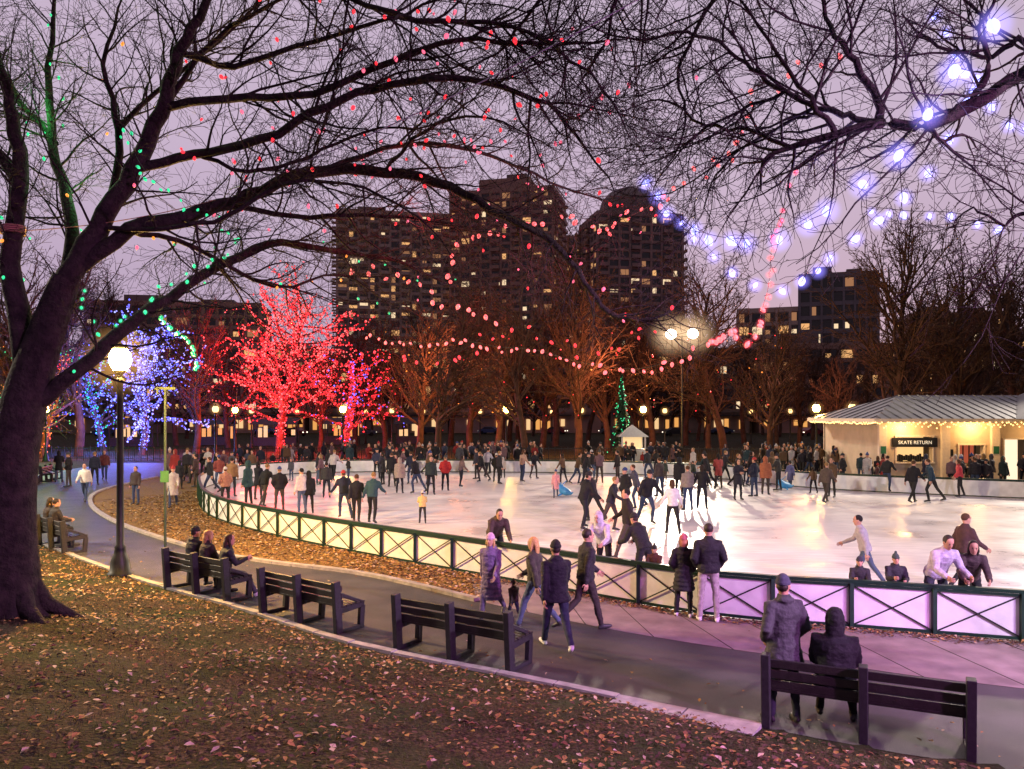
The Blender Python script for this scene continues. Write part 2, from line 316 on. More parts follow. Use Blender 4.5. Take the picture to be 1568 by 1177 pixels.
SK=[(570,803,5,-10,1.0,(.02,.05,.06)),(546,800,3,5,.97,BLK),(527,796,6,20,.98,NAVY),(647,803,8,10,.62,(.5,.36,.14)),(462,787,0,60,.97,(.5,.45,.42)),(473,786,9,20,.9,BLK),(428,783,1,20,.97,BLK),(405,778,5,-30,1,BLK),
(380,776,9,80,1.05,(.02,.05,.05)),(355,760,0,0,1,(.2,.11,.05)),(322,755,3,90,1,BLK),(335,748,1,40,.95,(.2,.05,.04)),(660,757,0,190,1,(.02,.03,.03)),(638,756,5,50,1,BLK),(612,755,9,0,.95,(.25,.2,.17)),(682,751,1,0,.97,(.3,.02,.02)),
(706,746,7,-60,.9,(.12,.08,.08)),(600,745,0,20,1,BLK),(586,742,2,70,1,(.03,.03,.04)),(800,738,7,-50,1,(.3,.2,.15)),(851,762,4,180,.72,(.55,.25,.28)),(893,812,6,-60,1.05,BLK),(908,800,5,40,1.0,(.03,.02,.025)),(935,815,5,-110,1,(.02,.02,.03)),
(962,856,3,80,1.05,(.02,.016,.016)),(1030,820,7,0,.95,(.6,.58,.58)),(990,805,6,200,1.06,(.015,.015,.018)),(957,790,1,120,1,BLK),(975,780,5,90,1,(.05,.05,.08)),(1053,781,0,10,.98,(.2,.17,.15)),(1075,781,7,-20,.98,BLK),
(1100,748,2,0,1,(.25,.05,.05)),(1155,760,1,40,1,NAVY),(1172,757,9,-30,1,(.3,.1,.05)),(1192,752,8,60,1,(.03,.03,.03)),(1265,770,3,-50,1,(.08,.06,.05)),(1358,754,5,-40,1,(.02,.02,.02)),(1398,770,3,-60,1.05,BLK),(1427,770,5,50,1.05,(.02,.04,.06)),
(1470,762,7,60,.95,(.45,.05,.06)),(1476,905,3,-80,.95,(.06,.03,.03)),(1325,905,5,70,.9,(.3,.28,.3)),(1290,748,1,90,1,BLK),(730,733,0,70,1,(.03,.03,.04)),(745,732,5,-40,1,(.3,.3,.34)),(760,738,1,0,.9,BLK),(895,745,6,-90,1,BLK),(1010,760,0,30,1,(.05,.04,.04)),
(1040,760,9,-30,1,BLK),(1130,765,2,190,1,(.02,.02,.03)),(1210,748,4,0,.8,(.1,.1,.2)),(500,762,0,10,.9,(.03,.03,.03)),(395,765,2,-20,.95,BLK),(345,775,1,30,.9,(.3,.15,.1)),(630,742,5,20,1,NAVY)]
for a,b,t,rt,sc,c in SK:
    x,y=G(a,b); put(TPL[t],'skater',x,y,rt,sc,c,.018)
LP=[(130,767,3,190,.95,(.5,.5,.45)),(208,772,0,170,.9,(.04,.03,.03)),(265,777,4,200,.95,(.35,.33,.3)),(105,745,1,100,1,BLK),(145,742,0,20,1,NAVY),(287,728,3,10,1,(.4,.38,.4)),(312,732,1,60,1,BLK),(160,735,3,200,1,(.1,.03,.03)),(275,748,9,0,.8,BLK),(300,745,0,90,.95,(.05,.03,.03)),(318,728,2,30,1,(.2,.05,.05)),(90,738,2,20,1,BLK)]
for a,b,t,rt,sc,c in LP:
    x,y=G(a,b); put(TPL[t],'pedestrian',x,y,rt,sc,c,.008)
for i in range(42):
    x=rng.uniform(-12.5,14); y=rng.uniform(40.5,49)-max(0,(x-7)*.9)
    put(TPL[rng.choice([5,3,7,8,0,1,9])],'skater',x,y,rng.uniform(0,360),rng.choice([1,1,.95,.9,.7]),None,.018)
cc=[rng.uniform(-21,24) for _ in range(34)]
for i in range(185):
    x=rng.choice(cc)+rng.gauss(0,.8); y=rng.uniform(51.5,59) if x<12 else rng.uniform(47,56)
    if x<-15: y=rng.uniform(42,56)
    put(TPL[rng.choice([0,1,2,3,4,9])],'spectator',x,y,rng.uniform(120,240),rng.choice([1,1,.97,.93,1.04,.7]))
for i in range(52):
    x=rng.uniform(17.5,32); y=37.4+rng.uniform(0,3.7)-(x-18.5)*.12+ (1.5 if x<20 else 0)
    put(TPL[rng.choice([0,1,2,3,4,9])],'spectator',x,y,rng.uniform(0,360),rng.choice([1,.95,.9,.7]))
# ------------------------------------------------------------------ layout curves
def catmull(P,k):
    P=[Vector(p) for p in P]; out=[]
    for i in range(len(P)-1):
        p0=P[max(0,i-1)];p1=P[i];p2=P[i+1];p3=P[min(len(P)-1,i+2)]
        for j in range(k):
            t=j/k; out.append(0.5*((2*p1)+(p2-p0)*t+(2*p0-5*p1+4*p2-p3)*t*t+(3*p1-p0-3*p2+p3)*t**3))
    out.append(P[-1]); return out
def v3(L): return [(a,b,0) for a,b in L]
E=[(-40,40),(-22,30),(-14.5,23.6),(-8.6,17.8),(-5.05,14.8),(-2.5,12.5),(0.1,10.9),(1.55,10.0),(2.9,9.15),(4.25,8.4),(5.3,7.95),(12,4.5),(30,-5)]
Ec=[Vector((p.x,p.y)) for p in catmull(v3(E),4)]
Ea=np.array([[p.x,p.y] for p in Ec])
def edge_d(x,y):
    x=np.asarray(x,float);y=np.asarray(y,float); best=np.full(x.shape,1e9); sg=np.zeros(x.shape)
    for i in range(len(Ea)-1):
        ax,ay=Ea[i];dx,dy=Ea[i+1]-Ea[i]; L=dx*dx+dy*dy
        t=np.clip(((x-ax)*dx+(y-ay)*dy)/L,0,1); ex=x-ax-t*dx; ey=y-ay-t*dy; d=np.hypot(ex,ey)
        m=d<best; best=np.where(m,d,best); sg=np.where(m,-(dx*ey-dy*ex),sg)
    return best*np.sign(sg)
def gh(x,y):
    d=edge_d(x,y)-0.1; h=0.15*np.maximum(d,0); h=1.6*(1-np.exp(-h/1.6*1.25))
    return h+np.where(d>0,np.minimum(d,1)*0.035*(np.sin(x*1.7+y*.6)+np.sin(y*2.3-x*.9)),0)
xs=np.concatenate([[-900,-500,-250,-140,-90,-60,-45],np.arange(-36,20,.4),[22,26,32,45,60,90,140,250,500,900]])
ys=np.concatenate([[-300,-120,-60,-30,-15,-8],np.arange(-4,38,.4),[40,45,52,60,75,95,120,160,230,330,500,800,1400]])
gx,gy=np.meshgrid(xs,ys); gz=gh(gx,gy)
V=np.stack([gx,gy,gz],-1).reshape(-1,3); nx=len(xs); ny=len(ys)
idx=np.arange(nx*ny).reshape(ny,nx); Q=np.stack([idx[:-1,:-1],idx[:-1,1:],idx[1:,1:],idx[1:,:-1]],-1).reshape(-1,4)
def ground_mat():
    m=bpy.data.materials.new('leafy_grass'); t=nt(m); b=t.nodes['Principled BSDF']; b.inputs['Roughness'].default_value=.95; b.inputs['Specular IOR Level'].default_value=.1
    tc=t.nodes.new('ShaderNodeTexCoord')
    def N(s,d=6):
        n=t.nodes.new('ShaderNodeTexNoise'); n.inputs['Scale'].default_value=s; n.inputs['Detail'].default_value=d; t.links.new(tc.outputs['Object'],n.inputs['Vector']); return n
    def ramp(src,els):
        r=t.nodes.new('ShaderNodeValToRGB'); 
        while len(r.color_ramp.elements)<len(els): r.color_ramp.elements.new(.5)
        for i,(p,c) in enumerate(els): r.color_ramp.elements[i].position=p; r.color_ramp.elements[i].color=(*c,1)
        t.links.new(src,r.inputs['Fac']); return r
    a=ramp(N(9).outputs['Fac'],[(.3,(.012,.012,.007)),(.5,(.026,.034,.011)),(.7,(.016,.026,.008))])
    c=ramp(N(28,8).outputs['Fac'],[(.35,(.012,.008,.006)),(.5,(.042,.026,.016)),(.68,(.11,.07,.04))])
    k=ramp(N(1.3).outputs['Fac'],[(.35,(0,0,0)),(.65,(1,1,1))])
    mx=t.nodes.new('ShaderNodeMix'); mx.data_type='RGBA'; t.links.new(k.outputs['Color'],mx.inputs['Factor']); t.links.new(a.outputs['Color'],mx.inputs['A']); t.links.new(c.outputs['Color'],mx.inputs['B'])
    t.links.new(mx.outputs['Result'],b.inputs['Base Color'])
    bp=t.nodes.new('ShaderNodeBump'); bp.inputs['Strength'].default_value=.8; bp.inputs['Distance'].default_value=.06; t.links.new(N(22,8).outputs['Fac'],bp.inputs['Height']); t.links.new(bp.outputs['Normal'],b.inputs['Normal'])
    return m
o=bpy.data.objects.new('ground',mesh_np('ground',V,Q,[ground_mat()])); finish(o,True)
Cc=[(14,7.4),(6.72,10.46),(5.04,11.26),(2.29,12.9),(.77,14.1),(-.68,15.4),(-3.3,17.9),(-6.1,19.5),(-8.5,21.4),(-13.2,26.6),(-17.2,32.5),(-19.6,38.2),(-20.5,46),(-21,60)]
OUT=[(14,3.4),(5.3,7.95),(4.25,8.4),(2.9,9.15),(1.55,10.0),(.1,10.9),(-2.5,12.5),(-5.05,14.8),(-8.6,17.8),(-14.5,23.6),(-22,31),(-27,40),(-29,50),(-30,60)]
RF=[(8.1,12.66),(5.6,13.5),(3.67,14.17),(1.57,15.86),(-.95,18.07),(-4.2,20.9),(-7.7,24.4),(-10.7,28.3),(-13.0,33.2),(-14.8,38),(-15.4,42),(-14.8,46),(-12.6,49),(-8,50.3),(0,49.8),(6,48.6),(11.5,45),(14.9,38.9),(21.2,34.6),(28,31.5),(34,28),(36,20),(30,12.6),(20,10.7),(13,11.2)]
def resample(P,n):
    P=np.array([[p[0],p[1]] for p in P]); s=np.r_[0,np.cumsum(np.hypot(*np.diff(P,axis=0).T))]; t=np.linspace(0,s[-1],n)
    return np.stack([np.interp(t,s,P[:,0]),np.interp(t,s,P[:,1])],-1)
def strip(name,A,B,z,mat,n=90):
    a=resample(catmull(v3(A),5),n); b=resample(catmull(v3(B),5),n)
    rows=[]
    for k in range(7): rows.append(np.c_[a*(1-k/6)+b*k/6,np.full(n,z)])
    V=np.concatenate(rows); idx=np.arange(7*n).reshape(7,n); Q=np.stack([idx[:-1,:-1],idx[:-1,1:],idx[1:,1:],idx[1:,:-1]],-1).reshape(-1,4)
    o=bpy.data.objects.new(name,mesh_np(name,V,Q,[mat])); finish(o); return o
m_asph=pmat('asphalt',(.024,.022,.023),.6,.3,1.2,bump=.35,bscale=150,col2=(.058,.053,.053),spec=.45)
m_conc=pmat('concrete_paving',(.14,.11,.105),.75,.2,2.2,bump=.3,bscale=90,col2=(.26,.21,.20))
m_leafbed=pmat('leaf_litter',(.05,.03,.012),.95,.3,25,bump=.6,bscale=40,col2=(.26,.15,.04),detail=8)
strip('asphalt_path',OUT,Cc,.008,m_asph)
near_f=[(14,11.1),(8.1,12.62),(5.6,13.46),(3.67,14.13),(1.57,15.82),(-.95,18.03)]
strip('concrete_path',[(14,7.4),(6.72,10.46),(5.04,11.26),(2.29,12.9),(.77,14.1),(-.68,15.4)],near_f,.012,m_conc,50)
strip('leaf_covered_verge',[(-.68,15.4),(-3.3,17.9),(-6.1,19.5),(-8.5,21.4),(-13.2,26.6),(-17.2,32.5),(-19.6,38.2),(-20.5,46)],[(-.95,18.03),(-4.2,20.86),(-7.7,24.36),(-10.7,28.26),(-13,33.2),(-14.8,38),(-15.4,42),(-15.2,46)],.012,m_leafbed,80)
m_stone=pmat('kerb_stone',(.2,.18,.175),.8,.2,6,bump=.3,bscale=60,col2=(.34,.31,.3))
a=Acc(); cp=resample(catmull(v3(Cc[5:13]),6),60)
for i in range(59): a.beam((*cp[i],.03),(*(cp[i]*.02+cp[i+1]*.98),.03),.16,.09)
a.obj('kerb',[m_stone])
a=Acc(); cp=resample(catmull(v3(E[2:9]),6),26)
for i in range(25):
    w=.42 if cp[i][0]>1 else .14
    off=np.array([-.1,-.16]) if cp[i][0]>1 else 0
    a.beam((*(cp[i]+off),.02),(*(cp[i]*.03+cp[i+1]*.97+off),.02+rng.uniform(-.006,.01)),w,.06)
a.obj('stone_edging',[m_stone])
a=Acc()
A1=resample(catmull(v3([(14,7.4),(6.72,10.46),(5.04,11.26),(2.29,12.9),(.77,14.1),(-.68,15.4)]),5),14); B1=resample(catmull(v3(near_f),5),14)
for i in range(1,13): a.beam((*A1[i],.0135),(*B1[i],.0135),.012,.006)
a.obj('paving_joints',[pmat('joint',(.05,.045,.04),.9,.2)])
RFs=[(p.x,p.y) for p in catmull(v3(RF+[RF[0]]),6)][:-1]
def ice_mat():
    m=bpy.data.materials.new('ice'); t=nt(m); b=t.nodes['Principled BSDF']; b.inputs['Specular IOR Level'].default_value=.45
    tc=t.nodes.new('ShaderNodeTexCoord')
    n=t.nodes.new('ShaderNodeTexNoise'); n.inputs['Scale'].default_value=.35; n.inputs['Detail'].default_value=8; n.inputs['Roughness'].default_value=.65; t.links.new(tc.outputs['Object'],n.inputs['Vector'])
    r=t.nodes.new('ShaderNodeValToRGB'); r.color_ramp.elements[0].position=.3; r.color_ramp.elements[1].position=.7; r.color_ramp.elements[0].color=(.58,.53,.53,1); r.color_ramp.elements[1].color=(.88,.82,.79,1)
    t.links.new(n.outputs['Fac'],r.inputs['Fac'])
    def scr(rot,sc,lo,p1):
        mp=t.nodes.new('ShaderNodeMapping'); mp.inputs['Scale'].default_value=(.5,9,1); mp.inputs['Rotation'].default_value=(0,0,rot); t.links.new(tc.outputs['Object'],mp.inputs['Vector'])
        n2=t.nodes.new('ShaderNodeTexNoise'); n2.inputs['Scale'].default_value=sc; n2.inputs['Detail'].default_value=7; n2.inputs['Distortion'].default_value=.6; t.links.new(mp.outputs['Vector'],n2.inputs['Vector'])
        r2=t.nodes.new('ShaderNodeValToRGB'); r2.color_ramp.elements[0].position=.35; r2.color_ramp.elements[0].color=(lo,lo,lo*1.02,1); r2.color_ramp.elements[1].position=p1; r2.color_ramp.elements[1].color=(1,1,1,1); t.links.new(n2.outputs['Fac'],r2.inputs['Fac']); return r2
    cur=r.outputs['Color']
    for q in(scr(.5,2.2,.74,.58),scr(-.4,1.6,.82,.55)):
        mx=t.nodes.new('ShaderNodeMix'); mx.data_type='RGBA'; mx.blend_type='MULTIPLY'; mx.inputs['Factor'].default_value=1
        t.links.new(cur,mx.inputs['A']); t.links.new(q.outputs['Color'],mx.inputs['B']); cur=mx.outputs['Result']
    t.links.new(cur,b.inputs['Base Color'])
    mr=t.nodes.new('ShaderNodeMapRange'); mr.inputs['From Min'].default_value=.3; mr.inputs['From Max'].default_value=.7; mr.inputs['To Min'].default_value=.18; mr.inputs['To Max'].default_value=.6; t.links.new(n.outputs['Fac'],mr.inputs['Value']); t.links.new(mr.outputs['Result'],b.inputs['Roughness'])
    return m
a=Acc(); a.add([(x,y,.018) for x,y in RFs],[tuple(range(len(RFs)))]); ice=a.obj('ice_rink',[ice_mat()])
m_board=pmat('fence_board_white',(.60,.60,.59),.55,.12,3,bump=.1,bscale=8); m_rail=pmat('fence_rail_green',(.007,.026,.016),.4,.2); m_dark=pmat('fence_iron',(.012,.015,.014),.5,.2)
L=np.array(RFs+[RFs[0]]); s=np.r_[0,np.cumsum(np.hypot(*np.diff(L,axis=0).T))]; n=int(s[-1]/1.25); tt=np.linspace(0,s[-1],n+1)
FP=np.stack([np.interp(tt,s,L[:,0]),np.interp(tt,s,L[:,1])],-1)
a=Acc(); FH=.80
for i in range(n):
    p=Vector((*FP[i],0));q=Vector((*FP[i+1],0)); d=(q-p).normalized(); nout=Vector((-d.y,d.x,0)); 
    if i==0:
        cen=Vector((8,28,0)); sgn=1 if nout.dot(p-cen)>0 else -1
    nout=nout*sgn
    up=Vector((0,0,1))
    a.beam(p+up*.40,q+up*.40,.03,.66,0)
    a.beam(p+up*FH,q+up*FH,.11,.055,1)
    a.beam(p+up*.06+nout*.035,q+up*.06+nout*.035,.03,.05,1)
    a.beam(p+up*.745+nout*.035,q+up*.745+nout*.035,.03,.04,1)
    a.beam(p+nout*.05,p+nout*.05+up*.775,.065,.065,1)
    f=nout*.034
    a.beam(p+d*.05+up*.09+f,q-d*.05+up*.72+f,.014,.022,2); f=nout*.05
    a.beam(p+d*.05+up*.72+f,q-d*.05+up*.09+f,.014,.022,2)
a.obj('rink_fence',[m_board,m_rail,m_dark])
a=Acc(); pts=resample(catmull(v3([(-60,62),(-30,63),(-8,62),(10,62),(24,60),(60,58)]),6),240)
for i in range(239):
    p=Vector((*pts[i],0));q=Vector((*pts[i+1],0)); a.beam(p+Vector((0,0,1.0)),q+Vector((0,0,1.0)),.03,.05); a.beam(p+Vector((0,0,.2)),q+Vector((0,0,.2)),.03,.04)
    for k in range(3): r=p.lerp(q,k/3); a.beam(r,r+Vector((0,0,1.15 if k==0 else 1.05)),.05 if k==0 else .02,.05 if k==0 else .02)
a.obj('iron_park_fence',[m_dark])
# ------------------------------------------------------------------ benches
m_wood=pmat('bench_slat',(.014,.011,.011),.45,.35,14,bump=.2,bscale=60,spec=.5); m_cast=pmat('bench_frame',(.02,.018,.022),.55,.25,20,bump=.2,bscale=80)
def bench_mesh(L=2.15):
    a=Acc(); h=L/2
    for x in(-h+.05,0,h-.05):
        a.beam((x,0,0),(x,-.06,.86),.095,.13,1,up=Vector((0,1,0)))
        a.beam((x,-.02,.36),(x,.54,.40),.08,.09,1)
        a.beam((x,.48,0),(x,.51,.38),.08,.10,1,up=Vector((0,1,0)))
        a.beam((x,-.02,.03),(x,.50,.03),.075,.06,1)
        a.beam((x,-.02,.66),(x,.30,.52),.065,.06,1); a.beam((x,.30,.52),(x,.53,.42),.065,.06,1)
    for k,(yy,zz) in enumerate(((.012,.49),(.0,.61),(-.012,.735))):
        a.beam((-h,yy+.035,zz),(h,yy+.035,zz),.035,.098 ,0)
    for k in range(5):
        a.beam((-h,.075+k*.104,.43+k*.004),(h,.075+k*.104,.43+k*.004),.088,.035,0)
    return a.mesh('park_bench',[m_wood,m_cast])
BM=bench_mesh()
def bench(p,q):
    p=Vector(p);q=Vector(q); c=(p+q)/2; r=math.atan2(q.y-p.y,q.x-p.x)
    o=bpy.data.objects.new('park_bench',BM); COL.objects.link(o); o.location=(c.x,c.y,0.01); o.rotation_euler[2]=r
    md=o.modifiers.new('b','BEVEL'); md.width=.007; md.segments=1
    return c,r
def onbench(b,t,yy=.20):
    c,r=b; return (c.x+math.cos(r)*t-math.sin(r)*yy, c.y+math.sin(r)*t+math.cos(r)*yy), math.degrees(r)
b1=bench(G(1165,1112),G(1497,1166)); b2=bench(G(605,993),G(787,1031)); b3=bench(G(400,940),G(522,971)); b4=bench(G(255,901),G(350,923)); b5=bench(G(45,829),G(118,855))
bench((-19.5,29.2),(-17.5,27.2)); bench((-25.5,42),(-24.5,40)); bench((-26,45),(-25.4,43)); bench((-23.6,37.5),(-22.6,35.8))
(px,py),r=onbench(b1,-.30); near('seated_person','sit',px,py,r+4,(0.008,0.008,0.010),BLK,1.02,hair='hood',bulk=1.32,hem=.1)
(px,py),r=onbench(b4,-.45); near('seated_person','sit',px,py,r,(0.02,0.016,0.016),BLK,.97,hair='beanie',bulk=1.15)
(px,py),r=onbench(b4,.0); near('seated_woman','sit',px,py,r-8,(0.03,0.02,0.022),BLK,.95,haircol=(.3,.17,.07),hair='long',bulk=1.1,fem=True)
(px,py),r=onbench(b4,.62); near('seated_woman','sitout',px,py,r-28,(0.02,0.018,0.025),(.05,.05,.07),.97,haircol=(.05,.025,.015),shoe=m_shoew,hair='long',bulk=1.1,fem=True)
(px,py),r=onbench(b5,-.5); near('seated_person','sit',px,py,r,(0.02,0.02,0.02),BLK,.97,hair='short',bulk=1.15,vox=.02)
(px,py),r=onbench(b5,-1.0); near('seated_person','sit',px,py,r,(0.03,0.02,0.02),BLK,.97,hair='long',bulk=1.15,vox=.02)
# ------------------------------------------------------------------ lamps
bm=bmesh.new(); bmesh.ops.create_icosphere(bm,subdivisions=2,radius=1); bm.verts.ensure_lookup_table()
IV=np.array([v.co[:] for v in bm.verts]); IF=np.array([[v.index for v in f.verts] for f in bm.faces]); bm.free()
bm=bmesh.new(); bmesh.ops.create_icosphere(bm,subdivisions=3,radius=1); bm.verts.ensure_lookup_table()
HV=np.array([v.co[:] for v in bm.verts]); HF=np.array([[v.index for v in f.verts] for f in bm.faces]); bm.free()
OV=np.array([[1,0,0],[-1,0,0],[0,1,0],[0,-1,0],[0,0,1],[0,0,-1]],float); OF=np.array([[0,2,4],[2,1,4],[1,3,4],[3,0,4],[2,0,5],[1,2,5],[3,1,5],[0,3,5]])
def halo_shell(pts,rad,mat,parent):  # spheres that paint the glow round each bulb
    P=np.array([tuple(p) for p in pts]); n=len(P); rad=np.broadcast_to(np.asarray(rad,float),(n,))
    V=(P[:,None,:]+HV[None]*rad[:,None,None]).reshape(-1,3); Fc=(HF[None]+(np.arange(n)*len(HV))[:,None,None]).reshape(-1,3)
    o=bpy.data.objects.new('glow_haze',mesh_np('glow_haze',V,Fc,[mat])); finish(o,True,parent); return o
m_globe=emat('lamp_globe_glow',(1,.66,.28),3.6); m_globef=emat('lamp_globe_glow_far',(1,.60,.22),3.0); m_iron=pmat('lamp_iron',(.012,.014,.013),.45,.2)
h_warm=halomat('halo_warm',(1,.50,.14),.32,4); h_warmf=halomat('halo_warm_far',(1,.5,.15),.16,5); h_flood=halomat('halo_flood',(1,.66,.38),.5,9); h_blue=halomat('halo_blue',(.26,.22,1),.5); h_red=halomat('halo_red',(1,.06,.10),.32); h_green=halomat('halo_green',(.05,1,.4),.2)
def lamp_mesh(h,name,gm):
    a=Acc()
    a.lathe([(.27,0),(.27,.08),(.22,.12),(.20,.35),(.14,.5),(.11,.62),(.12,.66),(.085,.72),(.075,1.6),(.065,h-.85),(.09,h-.82),(.06,h-.78),(.06,h-.70),(.14,h-.62),(.15,h-.58)],n=16,mat=0)
    a.lathe([(.13,h-.579),(.20,h-.5),(.235,h-.38),(.22,h-.25),(.16,h-.14),(.13,h-.12)],n=16,mat=1)
    a.lathe([(.165,h-.119),(.13,h-.07),(.06,h-.03),(.02,h+.05),(.0,h+.08)],n=14,mat=0)
    return a.mesh(name,[m_iron,gm])
def light(kind,loc,e,col,name,rad=.2,parent=None,aim=None,ang=90,blend=.6,hard=False):
    d=bpy.data.lights.new(name,kind); d.energy=e; d.color=col; d.shadow_soft_size=rad
    if hard:
        try: d.use_soft_falloff=False
        except Exception: pass
    if kind=='SPOT': d.spot_size=R(ang); d.spot_blend=blend
    o=bpy.data.objects.new(name,d); COL.objects.link(o); o.location=loc
    if aim is not None: o.rotation_euler=(Vector(aim)-Vector(loc)).to_track_quat('-Z','Y').to_euler()
    if parent:
        o.parent=parent; o.matrix_parent_inverse=Matrix.Translation(parent.location).inverted()
    return o
LM=lamp_mesh(5.2,'street_lamp',m_globe); LM2=lamp_mesh(4.4,'street_lamp_far',m_globef)
def lamp(x,y,me,z=0,e=0,h=5.2,hz=.6,hm=None):
    o=bpy.data.objects.new('street_lamp',me); COL.objects.link(o); o.location=(x,y,z); me.polygons.foreach_set('use_smooth',[True]*len(me.polygons))
    if hz: halo_shell([(0,0,h-.36)],hz,hm or h_warmf,o)
    # light sphere slightly larger than the glass globe so that the globe is the visible source
    if e: light('POINT',(x,y,z+h-.36),e,(1,.55,.12),'lamp_bulb',.28,o,hard=True)
    return o
x,y=G(184,882); lamp(x,y,LM,.0,7500,hz=.9,hm=h_warm)
for (a_,d,e) in [(525,62,1500),(775,66,1500),(985,64,1300),(1250,52,900),(1305,50,0),(1375,60,0),(600,80,0),(648,95,0),(890,75,0),(1085,90,0),(1018,82,0),(360,70,1300),(385,84,0),(735,95,0),(1150,100,0),(330,60,0),(560,100,0),(1210,90,0),(70,62,1000),(1410,75,0),(1500,80,0),(845,110,0),(455,105,0)]:
    lamp((a_-784)/F*d,d,LM2,0,e,4.4,hz=.6)
x,y=G(253,846); a=Acc(); a.lathe([(.07,0),(.06,.1),(.035,.15),(.03,4.2),(.03,4.3)],n=10); a.box((0,0,4.3),(.55,.06,.07)); a.box((-.2,0,4.22),(.04,.05,.12)); a.box((0,-.04,2.0),(.22,.02,.3),mat=1)
a.obj('sign_pole',[pmat('pole_green',(.02,.035,.025),.5,.2),pmat('plate_green',(.03,.10,.05),.5,.2)],loc=(x,y,0))
m_flood=emat('floodlight_glow',(1,.86,.62),14.0)
def flood(x,y,h,tgt,e,col=(1,.86,.68),ang=110,hz=False):
    a=Acc(); a.lathe([(.2,0),(.18,.3),(.11,.4),(.07,h),(.07,h+.1)],n=10,mat=0)
    d=Vector((tgt[0]-x,tgt[1]-y,0)).normalized(); s_=Vector((-d.y,d.x,0))
    a.beam(s_*-1.0+Vector((0,0,h)),s_*1.0+Vector((0,0,h)),.07,.07,0)
    hp_=[]
    for k in(-.9,.9):
        c=s_*k+Vector((0,0,h+.28)); dn=(d+Vector((0,0,-.35))).normalized(); hp_.append(c+dn*.2)
        u=dn.cross(s_).normalized()
        a.loft([(c-dn*.28,s_*.12,u*.12),(c-dn*.15,s_*.26,u*.24),(c+dn*.18,s_*.38,u*.36)],16,0); a.loft([(c+dn*.182,s_*.46,u*.44),(c+dn*.22,s_*.42,u*.40)],16,1)
    o=a.obj('floodlight_pole',[m_iron,m_flood],loc=(x,y,0))
    if hz: halo_shell(hp_,2.6,h_flood,o)
    light('SPOT',(x+d.x*.6,y+d.y*.6,h+.2),e,col,'flood_beam',.35,o,aim=tgt,ang=ang)
flood(14.3,67,10.2,(4,30,0),30000,(1,.84,.62),hz=True)
flood(-29,22,11,(-3,31,0),34000,(1,.84,.60))
flood(33,44,11,(12,26,0),23000,(1,.86,.66))
flood(17,-1,10,(5,24,0),19000,(.97,.80,.95),75)
flood(12.5,2.6,7,(5.0,12.0,0),8200,(.72,.36,1.0),85)  # unseen violet flood, added for purple light on path and fence
flood(10.5,-.5,6.5,(1,8,.6),9500,(.80,.22,.85),90)  # added out-of-view magenta flood, tints the foreground lawn
flood(-13,2,7,(-5,9,.6),600,(.55,.2,.9),90)  # unseen flood added to bring purple to the left foreground
# ------------------------------------------------------------------ trees
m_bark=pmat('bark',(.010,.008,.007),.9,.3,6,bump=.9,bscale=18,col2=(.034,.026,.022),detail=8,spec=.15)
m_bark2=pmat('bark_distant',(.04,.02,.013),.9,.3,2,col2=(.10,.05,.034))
def tubes_mesh(name,polys,mats):
    groups={}
    for pts,rad in polys:
        r0=max(rad); sd_=10 if r0>.09 else 6 if r0>.03 else 4 if r0>.012 else 3
        groups.setdefault((len(pts),sd_),[]).append((pts,rad))
    Vs=[];Qs=[];off=0
    for (n,k),L in groups.items():
        P=np.array([[tuple(p) for p in l[0]] for l in L]); Rr=np.array([l[1] for l in L])
        T=np.zeros_like(P); T[:,1:-1]=P[:,2:]-P[:,:-2]; T[:,0]=P[:,1]-P[:,0]; T[:,-1]=P[:,-1]-P[:,-2]
        T/=np.linalg.norm(T,axis=2,keepdims=True)+1e-9
        ref=np.where(np.abs(T[:,:1,2:3])>.8,np.array([1,0,0.]),np.array([0,0,1.])); ref=np.broadcast_to(ref,T.shape)
        U=np.cross(T,ref); U/=np.linalg.norm(U,axis=2,keepdims=True)+1e-9; W=np.cross(T,U)
        an=np.arange(k)*2*np.pi/k
        V=P[:,:,None,:]+Rr[:,:,None,None]*(U[:,:,None,:]*np.cos(an)[None,None,:,None]+W[:,:,None,:]*np.sin(an)[None,None,:,None])
        m=len(L); idx=np.arange(m*n*k).reshape(m,n,k)+off; nxt=np.roll(idx,-1,axis=2)
        Q=np.stack([idx[:,:-1],nxt[:,:-1],nxt[:,1:],idx[:,1:]],-1).reshape(-1,4)
        Vs.append(V.reshape(-1,3)); Qs.append(Q); off+=m*n*k
    me=mesh_np(name,np.concatenate(Vs),np.concatenate(Qs),mats); me.polygons.foreach_set('use_smooth',[True]*len(me.polygons)); return me
def rv3(g): 
    return Vector((g.gauss(0,1),g.gauss(0,1),g.gauss(0,1))).normalized()
def grow(polys,p,d,L,r,lvl,cfg,g):
    n=cfg['n'][lvl]; pts=[p.copy()]; rad=[r]; dd=d.copy(); st=L/(n-1)
    for i in range(1,n):
        dd=(dd+rv3(g)*cfg['w']+Vector((0,0,cfg['up'][lvl]))*.12).normalized(); p=p+dd*st; pts.append(p.copy()); rad.append(max(cfg['rmin'],r*(1-.72*i/(n-1))))
    polys.append((pts,rad,lvl))
    kids(polys,pts,rad,L,lvl,cfg,g)
